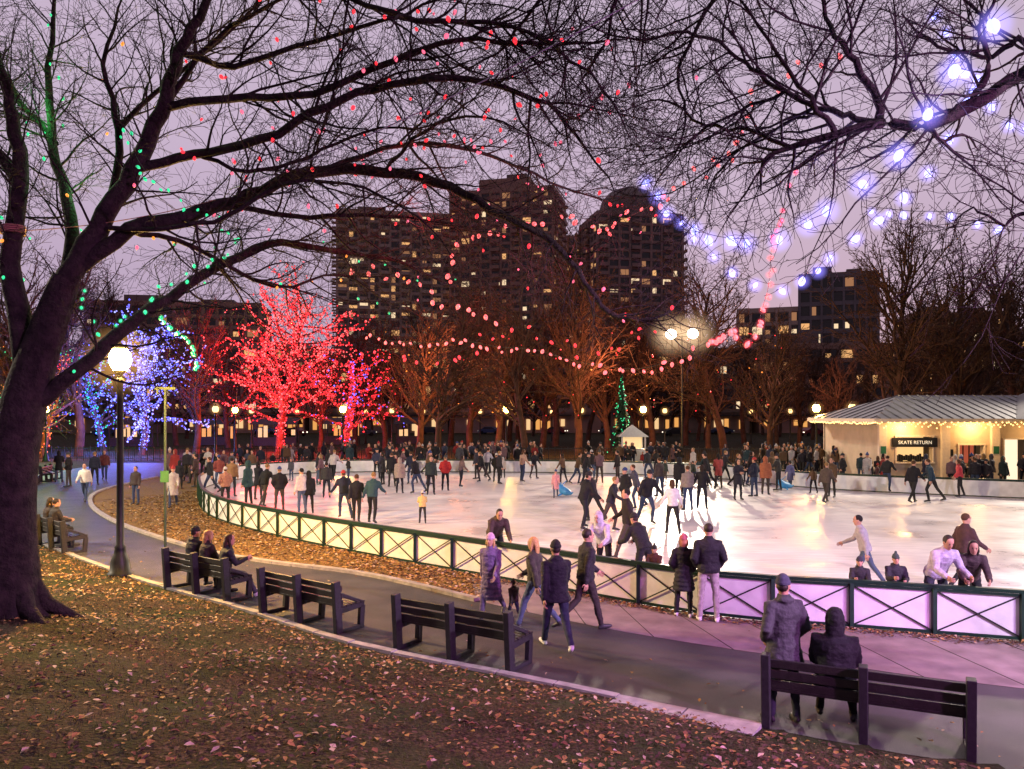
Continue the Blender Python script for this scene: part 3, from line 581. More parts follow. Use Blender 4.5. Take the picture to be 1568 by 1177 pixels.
def kids(polys,pts,rad,L,lvl,cfg,g,t0=None):
    if lvl>=cfg['max']: return
    m=max(1,int(L/cfg['sp'][lvl]*g.uniform(.8,1.2))); t0=cfg['t0'][lvl] if t0 is None else t0
    for j in range(m):
        t=t0+(1-t0)*(j+g.random())/m; f=t*(len(pts)-1); i=min(len(pts)-2,int(f)); q=pts[i].lerp(pts[i+1],f-i); rr=rad[i]*(1-(f-i))+rad[i+1]*(f-i)
        tg=(pts[i+1]-pts[i]).normalized(); pe=tg.cross(rv3(g)).normalized(); an=R(g.uniform(*cfg['ang']))
        nd=(tg*math.cos(an)+pe*math.sin(an)).normalized()
        ln=cfg['len'][lvl]*g.uniform(.5,1.15)*(1-.45*t) if cfg.get('abs') else L*cfg['len'][lvl]*g.uniform(.7,1.15)*(1-.4*t)
        grow(polys,q,nd,ln,max(cfg['rmin'],min(rr*.62,cfg['rc'][lvl]*g.uniform(.6,1.2))),lvl+1,cfg,g)
g=random.Random(3)
hero=dict(n=[0,8,6,4,3],w=.25,up=[0,.35,.0,-.3,-.3],rmin=.003,sp=[.19,.17,.14,.1],t0=[.14,.1,.1,.1],max=3,ang=(25,70),len=[2.1,.85,.40],rc=[.02,.0075,.0042],abs=True)
def limb(polys,P,r0,r1,cfg,g,jit=.03,t0=None,branch=True):
    pts=catmull([Vector(p) for p in P],4); n=len(pts)
    for i in range(1,n-1): pts[i]=pts[i]+rv3(g)*jit
    rad=[r0*(1-i/(n-1))**.8+r1 for i in range(n)]
    polys.append((pts,rad,0))
    if branch:
        L=sum((pts[i+1]-pts[i]).length for i in range(n-1)); kids(polys,pts,rad,L,0,cfg,g,t0)
def SL(L): return [S(*p) for p in L]
polys=[]
base=S(18,945,12); gz0=float(gh(base.x,base.y))
TR=[(base.x,base.y,gz0-.25),(base.x,base.y,gz0+.02),(base.x,base.y,gz0+.35)]+[tuple(S(*p)) for p in[(14,800,12),(22,690,12),(44,590,12),(74,500,12),(102,425,12)]]
tp=catmull(TR,3); trr=np.interp(np.linspace(0,7,len(tp)),[0,1,2,3,4,5,6,7],[.62,.50,.42,.37,.34,.31,.25,.20]); polys.append((tp,list(trr),0))
for k in range(7):
    an=k*.9+.3; d=Vector((math.cos(an),math.sin(an),0)); e=Vector((base.x,base.y,0))+d*1.0
    polys.append(([Vector((base.x,base.y,gz0+.45))+d*.26,Vector((base.x,base.y,gz0+.14))+d*.48,Vector((e.x,e.y,float(gh(e.x,e.y))-.06))],[.16,.12,.05],0))
LIMBS={
'a1':([(44,600,12),(25,470,12),(18,380,12),(32,280,12),(20,180,12),(5,110,12),(-50,0,12)],.15,.03),
'a2':([(98,435,12),(150,350,12),(205,260,12),(245,170,11.8),(275,80,11.6),(320,0,11.4),(390,-130,11)],.155,.02),
'a3':([(45,620,12),(110,575,12.1),(180,510,12.5),(260,455,13),(350,400,13.5),(430,372,14),(520,385,14.5),(610,400,15),(700,440,15.5)],.12,.01),
'a4':([(100,430,12),(200,352,12),(290,330,12),(380,300,12.3),(480,262,12.5),(590,262,12.5),(690,285,12.5),(770,330,12.5),(850,370,12.5),(895,430,12.4),(930,478,12.3),(1000,488,12),(1050,455,12)],.11,.009),
'a5':([(205,260,12),(300,235,12),(400,215,11.5),(500,160,11),(600,130,10.5),(720,120,10),(820,150,10),(880,200,10),(940,290,10)],.07,.007),
'a6':([(250,165,11.8),(350,150,11.5),(480,140,11),(600,90,10.5),(700,60,10),(850,70,9.5),(960,60,9)],.06,.006),
'a7':([(275,80,11.6),(360,100,11.4),(480,60,11),(620,20,10.5),(720,-30,10)],.045,.006),
'a8':([(98,435,12),(110,330,12.5),(80,220,13),(75,100,13),(90,-40,13)],.10,.015),
'a9':([(165,325,12),(182,200,12.5),(160,100,12.5),(190,-10,12.5)],.06,.01),
'a10':([(350,310,12.2),(450,330,12.6),(560,330,13),(680,340,13.5),(760,370,14),(830,440,14.5)],.04,.007),
'a11':([(500,258,12.5),(620,220,13),(760,240,13.5),(870,290,14),(1000,330,14)],.04,.006),
'a12':([(330,-40,11.3),(480,-20,10.8),(640,30,10),(780,40,9.5),(900,110,9),(960,200,9)],.04,.006),
'a13':([(200,352,12),(300,380,13),(420,440,14),(520,420,15),(600,470,16)],.04,.007),
'a14':([(28,280,12),(-20,200,12),(-60,100,12)],.07,.02),
'a15':([(180,200,12.5),(260,120,12.8),(360,40,13),(450,-60,13)],.04,.006),
'a16':([(85,220,13),(30,150,13.2),(-10,60,13.4)],.05,.008),
'a17':([(590,262,12.5),(650,200,12),(740,180,11.5),(850,230,11)],.028,.005),
'a18':([(300,235,12),(380,260,12),(470,240,12),(560,200,12),(660,190,12),(760,130,12)],.03,.006),
'a19':([(150,350,12),(250,350,11.6),(350,330,11.4),(440,280,11.2),(560,290,11.2),(640,330,11.2),(700,400,11.3)],.035,.006),
'a20':([(245,170,11.8),(330,60,12),(430,0,12),(560,-50,12)],.04,.008)}
for k,(P,r0,r1) in LIMBS.items(): limb(polys,SL(P),r0,r1,hero,g)
o=bpy.data.objects.new('large_bare_tree',tubes_mesh('large_bare_tree',[(p[0],p[1]) for p in polys],[m_bark])); COL.objects.link(o); hero_obj=o; hero_polys=polys
polys=[]
tz=float(gh(9.4,5.0))
P=[(9.4,5.0,tz-.2),(9.4,5.0,tz+.3),(9.35,5.05,2.5),(9.2,5.2,4.2),(8.6,5.8,5.6),tuple(S(1720,70,7.3)),tuple(S(1568,112,8)),tuple(S(1500,155,8)),tuple(S(1420,192,8)),tuple(S(1350,188,8)),tuple(S(1280,205,8)),tuple(S(1210,225,8.2)),tuple(S(1170,245,8.3)),tuple(S(1165,292,8.3))]
pts=catmull(P,4); n=len(pts); rr=np.interp(np.linspace(0,13,n),[0,1,2,3,4,5,6,7,8,9,10,11,12,13],[.5,.4,.33,.28,.17,.1,.07,.06,.05,.055,.04,.03,.02,.008]); polys.append((pts,list(rr),0))
kids(polys,pts[20:],list(rr[20:]),5.5,0,hero,g,.05)
for P,r0,r1 in [([(1350,188,8),(1335,140,8),(1300,80,8),(1272,40,8),(1250,-30,8)],.035,.012),([(1348,188,8),(1300,176,8.1),(1255,166,8.2),(1200,140,8.5),(1150,105,8.8),(1110,70,9),(1050,50,9),(960,60,9.2),(880,20,9.5)],.03,.007),
   ([(1460,172,8),(1495,140,8),(1515,90,8),(1500,40,8),(1535,-20,8)],.03,.01),([(1620,85,7.8),(1560,60,8),(1520,85,8.2),(1440,70,8.5),(1380,20,8.6)],.03,.008),([(1680,300,7.6),(1568,325,8),(1535,345,8),(1490,320,8.2),(1450,350,8.4)],.018,.005),
   ([(1425,190,8),(1440,215,8),(1480,205,8.3),(1500,230,8.5)],.02,.006),([(1210,225,8.2),(1150,200,8.6),(1080,190,9),(1010,150,9.4),(950,170,9.6)],.02,.005),([(1280,205,8),(1240,150,8),(1180,60,8.4),(1120,-20,8.6)],.025,.007),([(1200,140,8.5),(1130,170,8.8),(1060,210,9),(1000,290,9.2)],.018,.005),
   ([(1720,70,7.3),(1600,-120,7.6),(1350,-220,8),(1100,-160,8.5),(960,-40,9),(930,60,9.4),(880,140,9.8)],.05,.006),([(1350,-220,8),(1150,-80,8.6),(1080,20,9),(1040,110,9.4),(1050,200,9.8),(1010,270,10)],.03,.005),([(1100,-160,8.5),(900,-90,9.4),(820,10,10),(760,80,10.4),(690,120,10.8)],.03,.005),([(1260,170,8.2),(1200,190,8.6),(1120,240,9),(1080,300,9.3),(1090,350,9.4)],.015,.005)]:
    limb(polys,SL(P),r0,r1,hero,g,.025,.05)
o=bpy.data.objects.new('overhanging_bare_tree',tubes_mesh('overhanging_bare_tree',[(p[0],p[1]) for p in polys],[m_bark])); COL.objects.link(o)
dist=dict(n=[8,7,5,4,3],w=.17,up=[.6,.55,.35,.2,.1],rmin=.017,sp=[.5,.58,.48,.40],t0=[.2,.16,.12,.1],max=4,ang=(25,58),len=[.55,.5,.5,.5],rc=[.15,.065,.03,.018])
DT=[]
for k in range(6):
    g2=random.Random(50+k); ps=[]; grow(ps,Vector((0,0,-.1)),Vector((0,0,1)),13+k%3,.34,0,dist,g2)
    ps[0]=(ps[0][0],[max(r,.06) for r in ps[0][1]],0)
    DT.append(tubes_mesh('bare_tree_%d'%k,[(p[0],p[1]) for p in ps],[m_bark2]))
def tree(k,x,y,s_,rot): 
    o=bpy.data.objects.new('bare_tree',DT[k]); COL.objects.link(o); o.location=(x,y,0); o.scale=(s_*1.05,s_*1.05,s_); o.rotation_euler[2]=rot; return o
g3=random.Random(21)
for (a_,d,s_) in [(805,64,.88),(885,72,1.0),(640,70,.85),(720,80,.98),(760,75,.9),(930,80,1.0),(1000,82,.95),(1110,72,.96),(1175,66,.85),(1225,84,.75),(1370,62,1.1),(1480,60,1.12),(1560,62,1.2),(1425,85,1.1),(590,85,.9),(545,95,.95),(690,95,1.0),(850,92,1.05),(1050,95,1.0),(1140,100,1.0),(960,100,1.05),(490,82,.75),(350,88,.9),(300,75,.95),(270,95,1.0),(120,70,1.05),(70,85,1.1),(30,66,1.1),(180,100,1.05),(-20,70,1.1),(1600,75,1.2),(1395,105,1.1),(620,110,1.05),(780,110,1.1),(900,115,1.1),(1085,84,.9),(1190,95,.85),(830,84,.95),(975,88,.92),(1275,100,.62),(1450,72,1.05),(1530,88,1.15),(1325,90,.75),(670,64,.75),(1290,70,.5)]:
    tree(g3.randrange(6),(a_-784)/F*d,d,s_*g3.uniform(.93,1.08),g3.uniform(0,6))
for i in range(24):
    d=g3.uniform(105,150); tree(g3.randrange(6),g3.uniform(-.75,.75)*d,d,g3.uniform(.7,1.0),g3.uniform(0,6))
# ------------------------------------------------------------------ light bulbs
def bulbs(name,pts,rad,mats,mi=None,fine=False,parent=None,tilt=.5):
    BV,BF=(IV,IF) if fine else (OV,OF); P=np.array([tuple(p) for p in pts]); n=len(P); rad=np.broadcast_to(np.asarray(rad,float),(n,))
    if fine:
        zz=BV[:,2]; tp_=np.where(zz<0,1-.45*(-zz).clip(0)**1.5,1.0); B0=BV*np.stack([tp_,tp_,np.full(len(BV),1.5)],-1); out=[]
        for i in range(n):
            Mx=np.array(Matrix.Rotation(nr.normal(0,tilt)+math.pi*(i%3==0),3,'X')@Matrix.Rotation(nr.normal(0,tilt),3,'Y')); out.append(P[i]+(B0@Mx.T)*rad[i])
        V=np.concatenate(out)
    else: V=(P[:,None,:]+BV[None]*rad[:,None,None]).reshape(-1,3)
    Fc=(BF[None]+(np.arange(n)*len(BV))[:,None,None]).reshape(-1,3)
    M_=None if mi is None else np.repeat(mi,len(BF))
    o=bpy.data.objects.new(name,mesh_np(name,V,Fc,mats,M_)); finish(o,fine,parent); return o
e_red=emat('bulb_red',(1,.03,.045),1.7); e_redhot=emat('bulb_red_hot',(1,.14,.14),2.0); e_blue=emat('bulb_blue',(.30,.33,1),2.6); e_bluedeep=emat('bulb_blue_deep',(.12,.14,1),2.1); e_green=emat('bulb_green',(.03,.9,.35),1.1); e_warm=emat('bulb_warm',(1,.62,.22),3.0); e_pink=emat('bulb_pink',(1,.14,.24),1.4); e_orange=emat('bulb_orange',(1,.3,.04),1.5)
def along(polys,maxl,sp,g,zmin=0,off=.05):
    out=[]
    for p in polys:
        if p[2]>maxl: continue
        pts=p[0]
        for i in range(len(pts)-1):
            L=(pts[i+1]-pts[i]).length; m=L/sp; k=int(m)+(1 if g.random()<m-int(m) else 0)
            for _ in range(k):
                q=pts[i].lerp(pts[i+1],g.random())+rv3(g)*off
                if q.z>zmin: out.append(q)
    return out
def lit_tree(name,x,y,H,spread,mats,n_sp,r,lcol,le,seed,tr=.3,hi=0.0):
    g4=random.Random(seed); cfg=dict(n=[7,7,6,4,3],w=.22,up=[.5,.05,-.1,0,0],rmin=.02,sp=[.42,.75,.8,.6],t0=[.2,.15,.1,.1],max=3,ang=(45,80),len=[spread,.5,.45,.5],rc=[.15,.07,.03,.02])
    ps=[]; grow(ps,Vector((x,y,-.1)),Vector((0,0,1)),H,tr,0,cfg,g4)
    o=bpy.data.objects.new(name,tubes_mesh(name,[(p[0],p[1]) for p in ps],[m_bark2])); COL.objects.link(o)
    B=along(ps,1,n_sp,g4,.5,.12)+along(ps[:1],0,.03,g4,.4,tr+.08); B+=along([q for q in ps if q[2]==2],2,n_sp*3,g4,.5,.1); mi=[0 if g4.random()>hi else 1 for _ in B]
    bulbs('tree_lights',B,[r*g4.uniform(.6,1.25) for _ in B],mats,mi,False,o)
    for k in range(2): light('POINT',(x+g4.uniform(-3,3),y-2.5+g4.uniform(-2,1),H*(.28+.35*k)),le*2.6,lcol,'tree_glow',1.0,o)
    light('POINT',(x+.5,y-2.2,1.6),le*.6,lcol,'tree_glow',.6,o)
    return o
lit_tree('red_lit_tree',-22.8,78,15.2,.60,[e_red,e_redhot],.11,.092,(1,.03,.04),1900,4,.4,.4)
lit_tree('red_lit_tree',-14.8,72,8.8,.72,[e_red,e_bluedeep],.17,.08,(1,.05,.08),700,9,.22,.15)
lit_tree('blue_lit_tree',-33.5,72,11.0,.62,[e_bluedeep,e_blue],.11,.085,(.12,.16,1),1500,14,.3,.45)
lit_tree('blue_lit_tree',-41,80,10,.6,[e_bluedeep,e_green],.2,.08,(.12,.2,1),900,17,.3,.3)
lit_tree('green_lit_tree',-36,60,9,.6,[e_green,e_orange],.6,.05,(.1,1,.3),250,27,.3,.4)
lit_tree('orange_lit_tree',-39,66,9,.6,[e_orange,e_red],.6,.06,(1,.3,.05),300,28,.3,.4)
def string(name,P,n,r,mat,jit=.04,fine=True,hz=None,hk=2.6):
    pts=catmull(P,8); a2=np.array([tuple(p) for p in pts]); s=np.r_[0,np.cumsum(np.linalg.norm(np.diff(a2,axis=0),axis=1))]; t=np.linspace(0,s[-1],n)+nr.uniform(-.18,.18,n)*s[-1]/n
    B=[Vector((np.interp(u,s,a2[:,0]),np.interp(u,s,a2[:,1]),np.interp(u,s,a2[:,2])))+Vector((g.uniform(-jit,jit),g.uniform(-jit,jit),g.uniform(-jit,jit)-r*1.6)) for u in t]
    w=tubes_mesh(name,[(pts,[.005]*len(pts))],[m_iron]); o=bpy.data.objects.new(name,w); COL.objects.link(o)
    bulbs('bulbs',B,[r*g.uniform(.75,1.15) for _ in B],[mat],[0]*len(B),fine,o)
    if hz: halo_shell(B,r*hk,hz,o)
    return o
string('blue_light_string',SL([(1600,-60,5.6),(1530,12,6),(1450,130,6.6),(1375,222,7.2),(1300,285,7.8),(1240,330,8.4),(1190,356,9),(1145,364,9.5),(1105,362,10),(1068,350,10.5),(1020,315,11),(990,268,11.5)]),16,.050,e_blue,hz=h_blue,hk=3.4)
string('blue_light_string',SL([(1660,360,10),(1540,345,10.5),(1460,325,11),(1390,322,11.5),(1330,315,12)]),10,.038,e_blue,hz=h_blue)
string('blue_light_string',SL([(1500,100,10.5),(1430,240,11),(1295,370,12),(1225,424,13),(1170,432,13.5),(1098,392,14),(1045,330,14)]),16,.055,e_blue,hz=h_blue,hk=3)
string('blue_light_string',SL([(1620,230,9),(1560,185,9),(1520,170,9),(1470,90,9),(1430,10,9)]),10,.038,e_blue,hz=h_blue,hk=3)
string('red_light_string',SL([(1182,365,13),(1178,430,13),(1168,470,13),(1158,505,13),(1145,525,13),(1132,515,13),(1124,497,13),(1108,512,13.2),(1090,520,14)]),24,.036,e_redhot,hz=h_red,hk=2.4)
string('red_light_string',SL([(1090,520,14),(1000,560,16),(940,562,17),(880,552,18),(820,535,19),(760,530,20),(700,520,21),(620,525,22),(560,510,23)]),46,.038,e_redhot,jit=.07)
string('red_light_string',SL([(760,495,17),(700,470,17),(640,440,17),(590,412,17),(530,408,17)]),16,.042,e_redhot,jit=.12)
string('red_light_string',SL([(560,530,30),(680,545,30),(780,500,30),(900,535,30),(1000,500,30)]),26,.055,e_red,jit=.25)
string('red_light_string',SL([(1225,250,10),(1210,290,10.5),(1195,330,11),(1182,365,13)]),9,.028,e_pink,hz=h_red,hk=2.2)
string('red_light_string',SL([(1290,90,9),(1225,95,9.5),(1150,150,10),(1120,230,11),(1060,270,12),(985,320,13),(930,345,14)]),30,.030,e_redhot,jit=.12)
string('red_light_string',SL([(930,345,14),(860,330,14),(740,350,14),(700,380,14),(690,430,14)]),20,.038,e_redhot,jit=.1)
string('red_light_string',SL([(960,110,11),(860,200,11.5),(740,230,12),(640,190,12.5),(540,230,13),(440,200,13)]),26,.026,e_pink,jit=.25)
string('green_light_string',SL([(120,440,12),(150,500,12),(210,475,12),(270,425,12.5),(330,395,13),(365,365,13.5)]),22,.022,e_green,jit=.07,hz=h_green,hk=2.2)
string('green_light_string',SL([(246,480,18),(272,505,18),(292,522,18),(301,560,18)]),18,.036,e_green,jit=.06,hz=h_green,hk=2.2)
string('green_light_string',SL([(190,190,11.5),(215,250,11.6),(255,290,11.7),(330,330,12),(360,370,12)]),20,.022,e_green,jit=.1)
for nm,keys,sp,mat,r in(('red_tree_bulbs',['a4','a5','a6','a10','a11','a17','a12','a18','a7'],.5,[e_red,e_pink],.023),('green_tree_bulbs',['a3','a8','a13','a9','a1'],.6,[e_green,e_orange],.02)):
    B=[]
    for k in keys:
        q=catmull(SL(LIMBS[k][0]),4)
        for i in range(len(q)-1):
            if g.random()<(q[i+1]-q[i]).length/sp*1.15: B.append(q[i].lerp(q[i+1],g.random())+rv3(g)*.22-Vector((0,0,.06)))
    bulbs(nm,B,[r*g.uniform(.8,1.3) for _ in B],mat,[0 if g.random()<.7 else 1 for _ in B],True,hero_obj)
B=[]
for _ in range(220):
    p=g.choice(hero_polys); 
    if p[2] in(1,2): B.append(p[0][-1]+rv3(g)*.05)
B=[b for b in B if b.x>-4]
bulbs('twig_bulbs',B,[.018]*len(B),[e_pink],None,True,hero_obj)
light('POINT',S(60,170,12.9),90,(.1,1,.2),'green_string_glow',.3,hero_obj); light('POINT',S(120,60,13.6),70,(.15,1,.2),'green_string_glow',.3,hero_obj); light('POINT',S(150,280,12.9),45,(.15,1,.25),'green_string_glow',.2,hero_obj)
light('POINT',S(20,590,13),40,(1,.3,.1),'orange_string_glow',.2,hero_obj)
light('POINT',S(640,330,13.5),240,(1,.1,.12),'red_fill_glow',.4,hero_obj); light('POINT',S(900,400,13.5),220,(1,.1,.2),'red_fill_glow',.4,hero_obj); light('POINT',S(1150,440,13),140,(1,.1,.12),'red_fill_glow',.3,hero_obj)
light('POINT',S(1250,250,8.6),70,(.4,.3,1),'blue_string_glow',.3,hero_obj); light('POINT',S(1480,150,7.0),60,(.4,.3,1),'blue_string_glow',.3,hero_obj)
light('POINT',(-5,68,8),4800,(1,.27,.10),'red_fill_glow',1.5,hero_obj); light('POINT',(9,70,8),4200,(1,.32,.13),'red_fill_glow',1.5,hero_obj); light('POINT',(24,68,7),2200,(1,.35,.2),'red_fill_glow',1.5,hero_obj)  # unseen fill lights added to tint the distant trees reddish
B=[]
for _ in range(110):
    d=g.uniform(60,75); B.append(((g.uniform(520,1200)-784)/F*d,d,g.uniform(3.5,11)))
bulbs('distant_tree_lights',B,[g.uniform(.035,.075) for _ in B],[e_red,e_orange],[0 if g.random()<.8 else 1 for _ in B],False,None)
def cable(name,p,q,sag,r,mat):
    pts=[Vector(p).lerp(Vector(q),t/24)-Vector((0,0,sag*4*(t/24)*(1-t/24))) for t in range(25)]
    o=bpy.data.objects.new(name,tubes_mesh(name,[(pts,[r]*25)],[mat])); COL.objects.link(o)
m_rope=pmat('rope',(.3,.15,.1),.8,.2)
cable('overhead_cable',S(1010,-20,8),S(350,290,12.2),.15,.010,pmat('cable',(.4,.37,.42),.5,.1)); cable('rope',S(40,352,11.85),S(330,305,12.0),.08,.008,m_rope)
rp=[]; c0=S(19,352,12)
for k in range(60): an=k*.5; rp.append(c0+Vector((math.cos(an)*.17,math.sin(an)*.17,-.06+.004*k*.6)))
o=bpy.data.objects.new('rope_coil',tubes_mesh('rope_coil',[(rp,[.014]*60)],[m_rope])); COL.objects.link(o)
# ------------------------------------------------------------------ small lit Christmas tree, kiosk
cx,cy=(952-784)/F*60.5,60.5; a=Acc(); a.lathe([(.12,0),(.1,1)],n=8,mat=1)
g5=random.Random(8); B=[]
for i in range(900):
    t=g5.random()**.8; z=.8+t*5.9; rr=(1-t)*1.1*g5.uniform(.5,1)+.05; an=g5.uniform(0,6.3); p=Vector((math.cos(an)*rr*.4,math.sin(an)*rr*.4,z)); q=Vector((math.cos(an)*rr,math.sin(an)*rr,z-.2)); s_=Vector((-math.sin(an),math.cos(an),.0))*.12
    a.add([p-s_,q-s_*.3,q+s_*.3,p+s_],[(0,1,2,3)],0)
    if i%9==0: B.append(q)
xt=a.obj('christmas_tree',[pmat('pine_needles',(.02,.05,.025),.9,.4),m_bark],loc=(cx,cy,0)); bulbs('tree_lights',B,.05,[e_green],None,False,xt)
a=Acc(); kx,ky=(968-784)/F*59.5,59.5; 
a.box((0,0,.55),(1.8,1.6,1.1),mat=0)
for sx in(-.85,.85):
    for sy in(-.75,.75): a.box((sx,sy,1.55),(.1,.1,.9),mat=0)
a.box((0,.2,1.55),(1.5,.05,.85),mat=2); a.add([(-1.1,-1,2.0),(1.1,-1,2.0),(1.1,1,2.0),(-1.1,1,2.0),(0,0,2.9)],[(0,1,4),(1,2,4),(2,3,4),(3,0,4),(3,2,1,0)],1)
a.obj('white_kiosk',[pmat('kiosk_white',(.6,.6,.58),.6,.1),pmat('kiosk_roof',(.25,.25,.27),.5,.1),emat('kiosk_glow',(1,.7,.35),.8)],loc=(kx,ky,0))
# ------------------------------------------------------------------ skate pavilion
root=bpy.data.objects.new('skate_return_pavilion',None); COL.objects.link(root); root.location=(0,0,0)
m_wall=pmat('pavilion_wall',(.48,.38,.27),.8,.12,1.5,bump=.15,bscale=20); m_trim=pmat('pavilion_trim',(.6,.5,.38),.6,.08); m_roof=pmat('metal_roof',(.14,.14,.155),.45,.15,1.2,metal=.4); m_seam=pmat('roof_seam',(.05,.05,.06),.5,.1); m_black=pmat('sign_black',(.01,.01,.012),.4,.1)
e_int=emat('interior_glow',(1,.62,.25),1.0); e_intw=emat('interior_white',(1,.8,.55),1.2); e_disp=emat('display_red',(.6,.12,.06),.6)
x0,x1,yf,yb=19.6,34,42.6,50; HZ=3.35
a=Acc()
def wallseg(xa,xb,za,zb,mat=0): a.box(((xa+xb)/2,yf+.15,(za+zb)/2),(xb-xa,.3,zb-za),mat=mat)
ops=[(20.55,22.45,1.1,2.45),(23.9,25.2,1.0,2.0),(26.3,27.6,.05,2.3),(28.3,30.3,1.0,2.2),(31,32.8,1,2.2)]
cur=x0
for xa,xb,za,zb in ops:
    wallseg(cur,xa,0,HZ); wallseg(xa,xb,0,za); wallseg(xa,xb,zb,HZ); cur=xb
wallseg(cur,x1,0,HZ)
a.box((x0+.15,(yf+yb)/2+.15,HZ/2),(.3,yb-yf-.3,HZ)); a.box(((x0+x1)/2,yb,HZ/2),(x1-x0,.3,HZ)); a.box(((x0+x1)/2,(yf+yb)/2,.03),(x1-x0-.7,yb-yf-.4,.05))
a.obj('walls',[m_wall],parent=root)
a=Acc()
for xc in(19.75,23.1,25.75,28.0,30.8,33.5): a.box((xc,yf-.12,HZ/2-.1),(.42,.22,HZ-.2),mat=0); a.box((xc,yf-.14,.15),(.52,.3,.3),mat=0); a.box((xc,yf-.14,HZ-.25),(.54,.3,.16),mat=0)
for xa,xb,za,zb in ops:
    a.box(((xa+xb)/2,yf-.02,zb+.04),(xb-xa+.2,.12,.08)); a.box(((xa+xb)/2,yf-.04,za-.04),(xb-xa+.24,.2,.08)); a.box((xa-.04,yf-.02,(za+zb)/2),(.08,.1,zb-za)); a.box((xb+.04,yf-.02,(za+zb)/2),(.08,.1,zb-za))
a.obj('columns_and_trim',[m_trim],parent=root)
a=Acc()
for i,(xa,xb,za,zb) in enumerate(ops):
    a.quad((xa,yf+.9,za),(xb,yf+.9,za),(xb,yf+.9,zb),(xa,yf+.9,zb),mat=[0,2,1,0,1][i])
    for k in range(1,4): xx=xa+(xb-xa)*k/4; a.box((xx,yf+.2,(za+zb)/2),(.05,.05,zb-za),mat=3) if i in(1,3,4) else None
a.box((21.5,yf-.06,2.15),(2.4,.08,.50),mat=3)
for k in range(14): a.box((20.7+k*.125,yf+.5,1.25+.03*(k%3)),(.09,.1,.25+.06*(k%4)),mat=3)
for k in range(10): a.box((28.4+k*.19,yf+.6,1.2+.1*(k%3)),(.12,.1,.3),mat=2 if k%2 else 3)
a.box((19.75,yf-.245,1.75),(.28,.03,.4),mat=4); a.box((25.75,yf-.245,1.75),(.28,.03,.4),mat=4); a.box((23.45,yf-.03,1.6),(.25,.04,.35),mat=3)
a.obj('windows',[e_int,e_intw,e_disp,m_black,pmat('notice_green',(.02,.12,.06),.5,.1)],parent=root)
tc=bpy.data.curves.new('sign_text','FONT'); tc.body='SKATE RETURN'; tc.size=.26; tc.align_x='CENTER'; tc.extrude=.004; tc.materials.append(emat('sign_letters',(.8,.75,.6),.7))
to=bpy.data.objects.new('sign_text',tc); COL.objects.link(to); to.location=(21.5,yf-.11,2.06); to.rotation_euler=(R(90),0,0); to.parent=root
a=Acc(); ex0,ex1,ey0,ey1=18.9,35,41.5,51; rz=4.75; rx0=22.4; rym=(ey0+ey1)/2; ez=3.42
a.add([(ex0,ey0,ez),(ex1,ey0,ez),(ex1,ey1,ez),(ex0,ey1,ez),(rx0,rym,rz),(ex1,rym,rz)],[(0,1,5,4),(3,0,4),(2,3,4,5),(1,2,5),(0,3,2,1)],0)
a.box(((ex0+ex1)/2,ey0+.02,ez-.1),(ex1-ex0,.08,.2),mat=1); a.box((ex0+.02,rym,ez-.1),(.08,ey1-ey0-.1,.2),mat=1)
for k in range(30):
    xx=ex0+.3+k*.54
    t=(xx-ex0)/(rx0-ex0) if xx<rx0 else 1
    p=Vector((xx,ey0,ez+.02)); q=Vector((xx,ey0+(rym-ey0)*t,ez+(rz-ez)*t+.02)); a.beam(p,q,.035,.05,2)
for k in range(9):
    yy=ey0+.5+k*1.05; t=1-abs(yy-rym)/(rym-ey0)
    a.beam((ex0,yy,ez+.02),(ex0+(rx0-ex0)*t,yy,ez+(rz-ez)*t+.02),.035,.05,2)
a.add([(26.2,40.2,3.4),(33,40.2,3.4),(29.6,40.2,4.9),(26.2,46,3.4),(33,46,3.4),(29.6,46,4.9)],[(0,2,5,3),(1,4,5,2),(0,1,2)],0)
a.obj('roof',[m_roof,m_trim,m_seam],parent=root)
B=[]
for k in range(150):
    xx=18.9+k*.11; B.append((xx,41.42,3.22-rng.uniform(0,.32)*(k%3!=0)))
for k in range(60): B.append((18.85,41.5+k*.15,3.22-rng.uniform(0,.1)))
for k in range(50): t=k/50; B.append((26.2+3.4*t,40.1,3.4+1.5*t)); B.append((33-3.4*t,40.1,3.4+1.5*t))
for k in range(60): B.append((26.2+k*.11,40.1,3.3-rng.uniform(0,.2)))
bulbs('eave_lights',B,.048,[e_warm],None,False,root)
for xx in(20.8,24.5,28.5,32): light('POINT',(xx,41.9,2.95),190,(1,.58,.22),'eave_glow',.2,root)
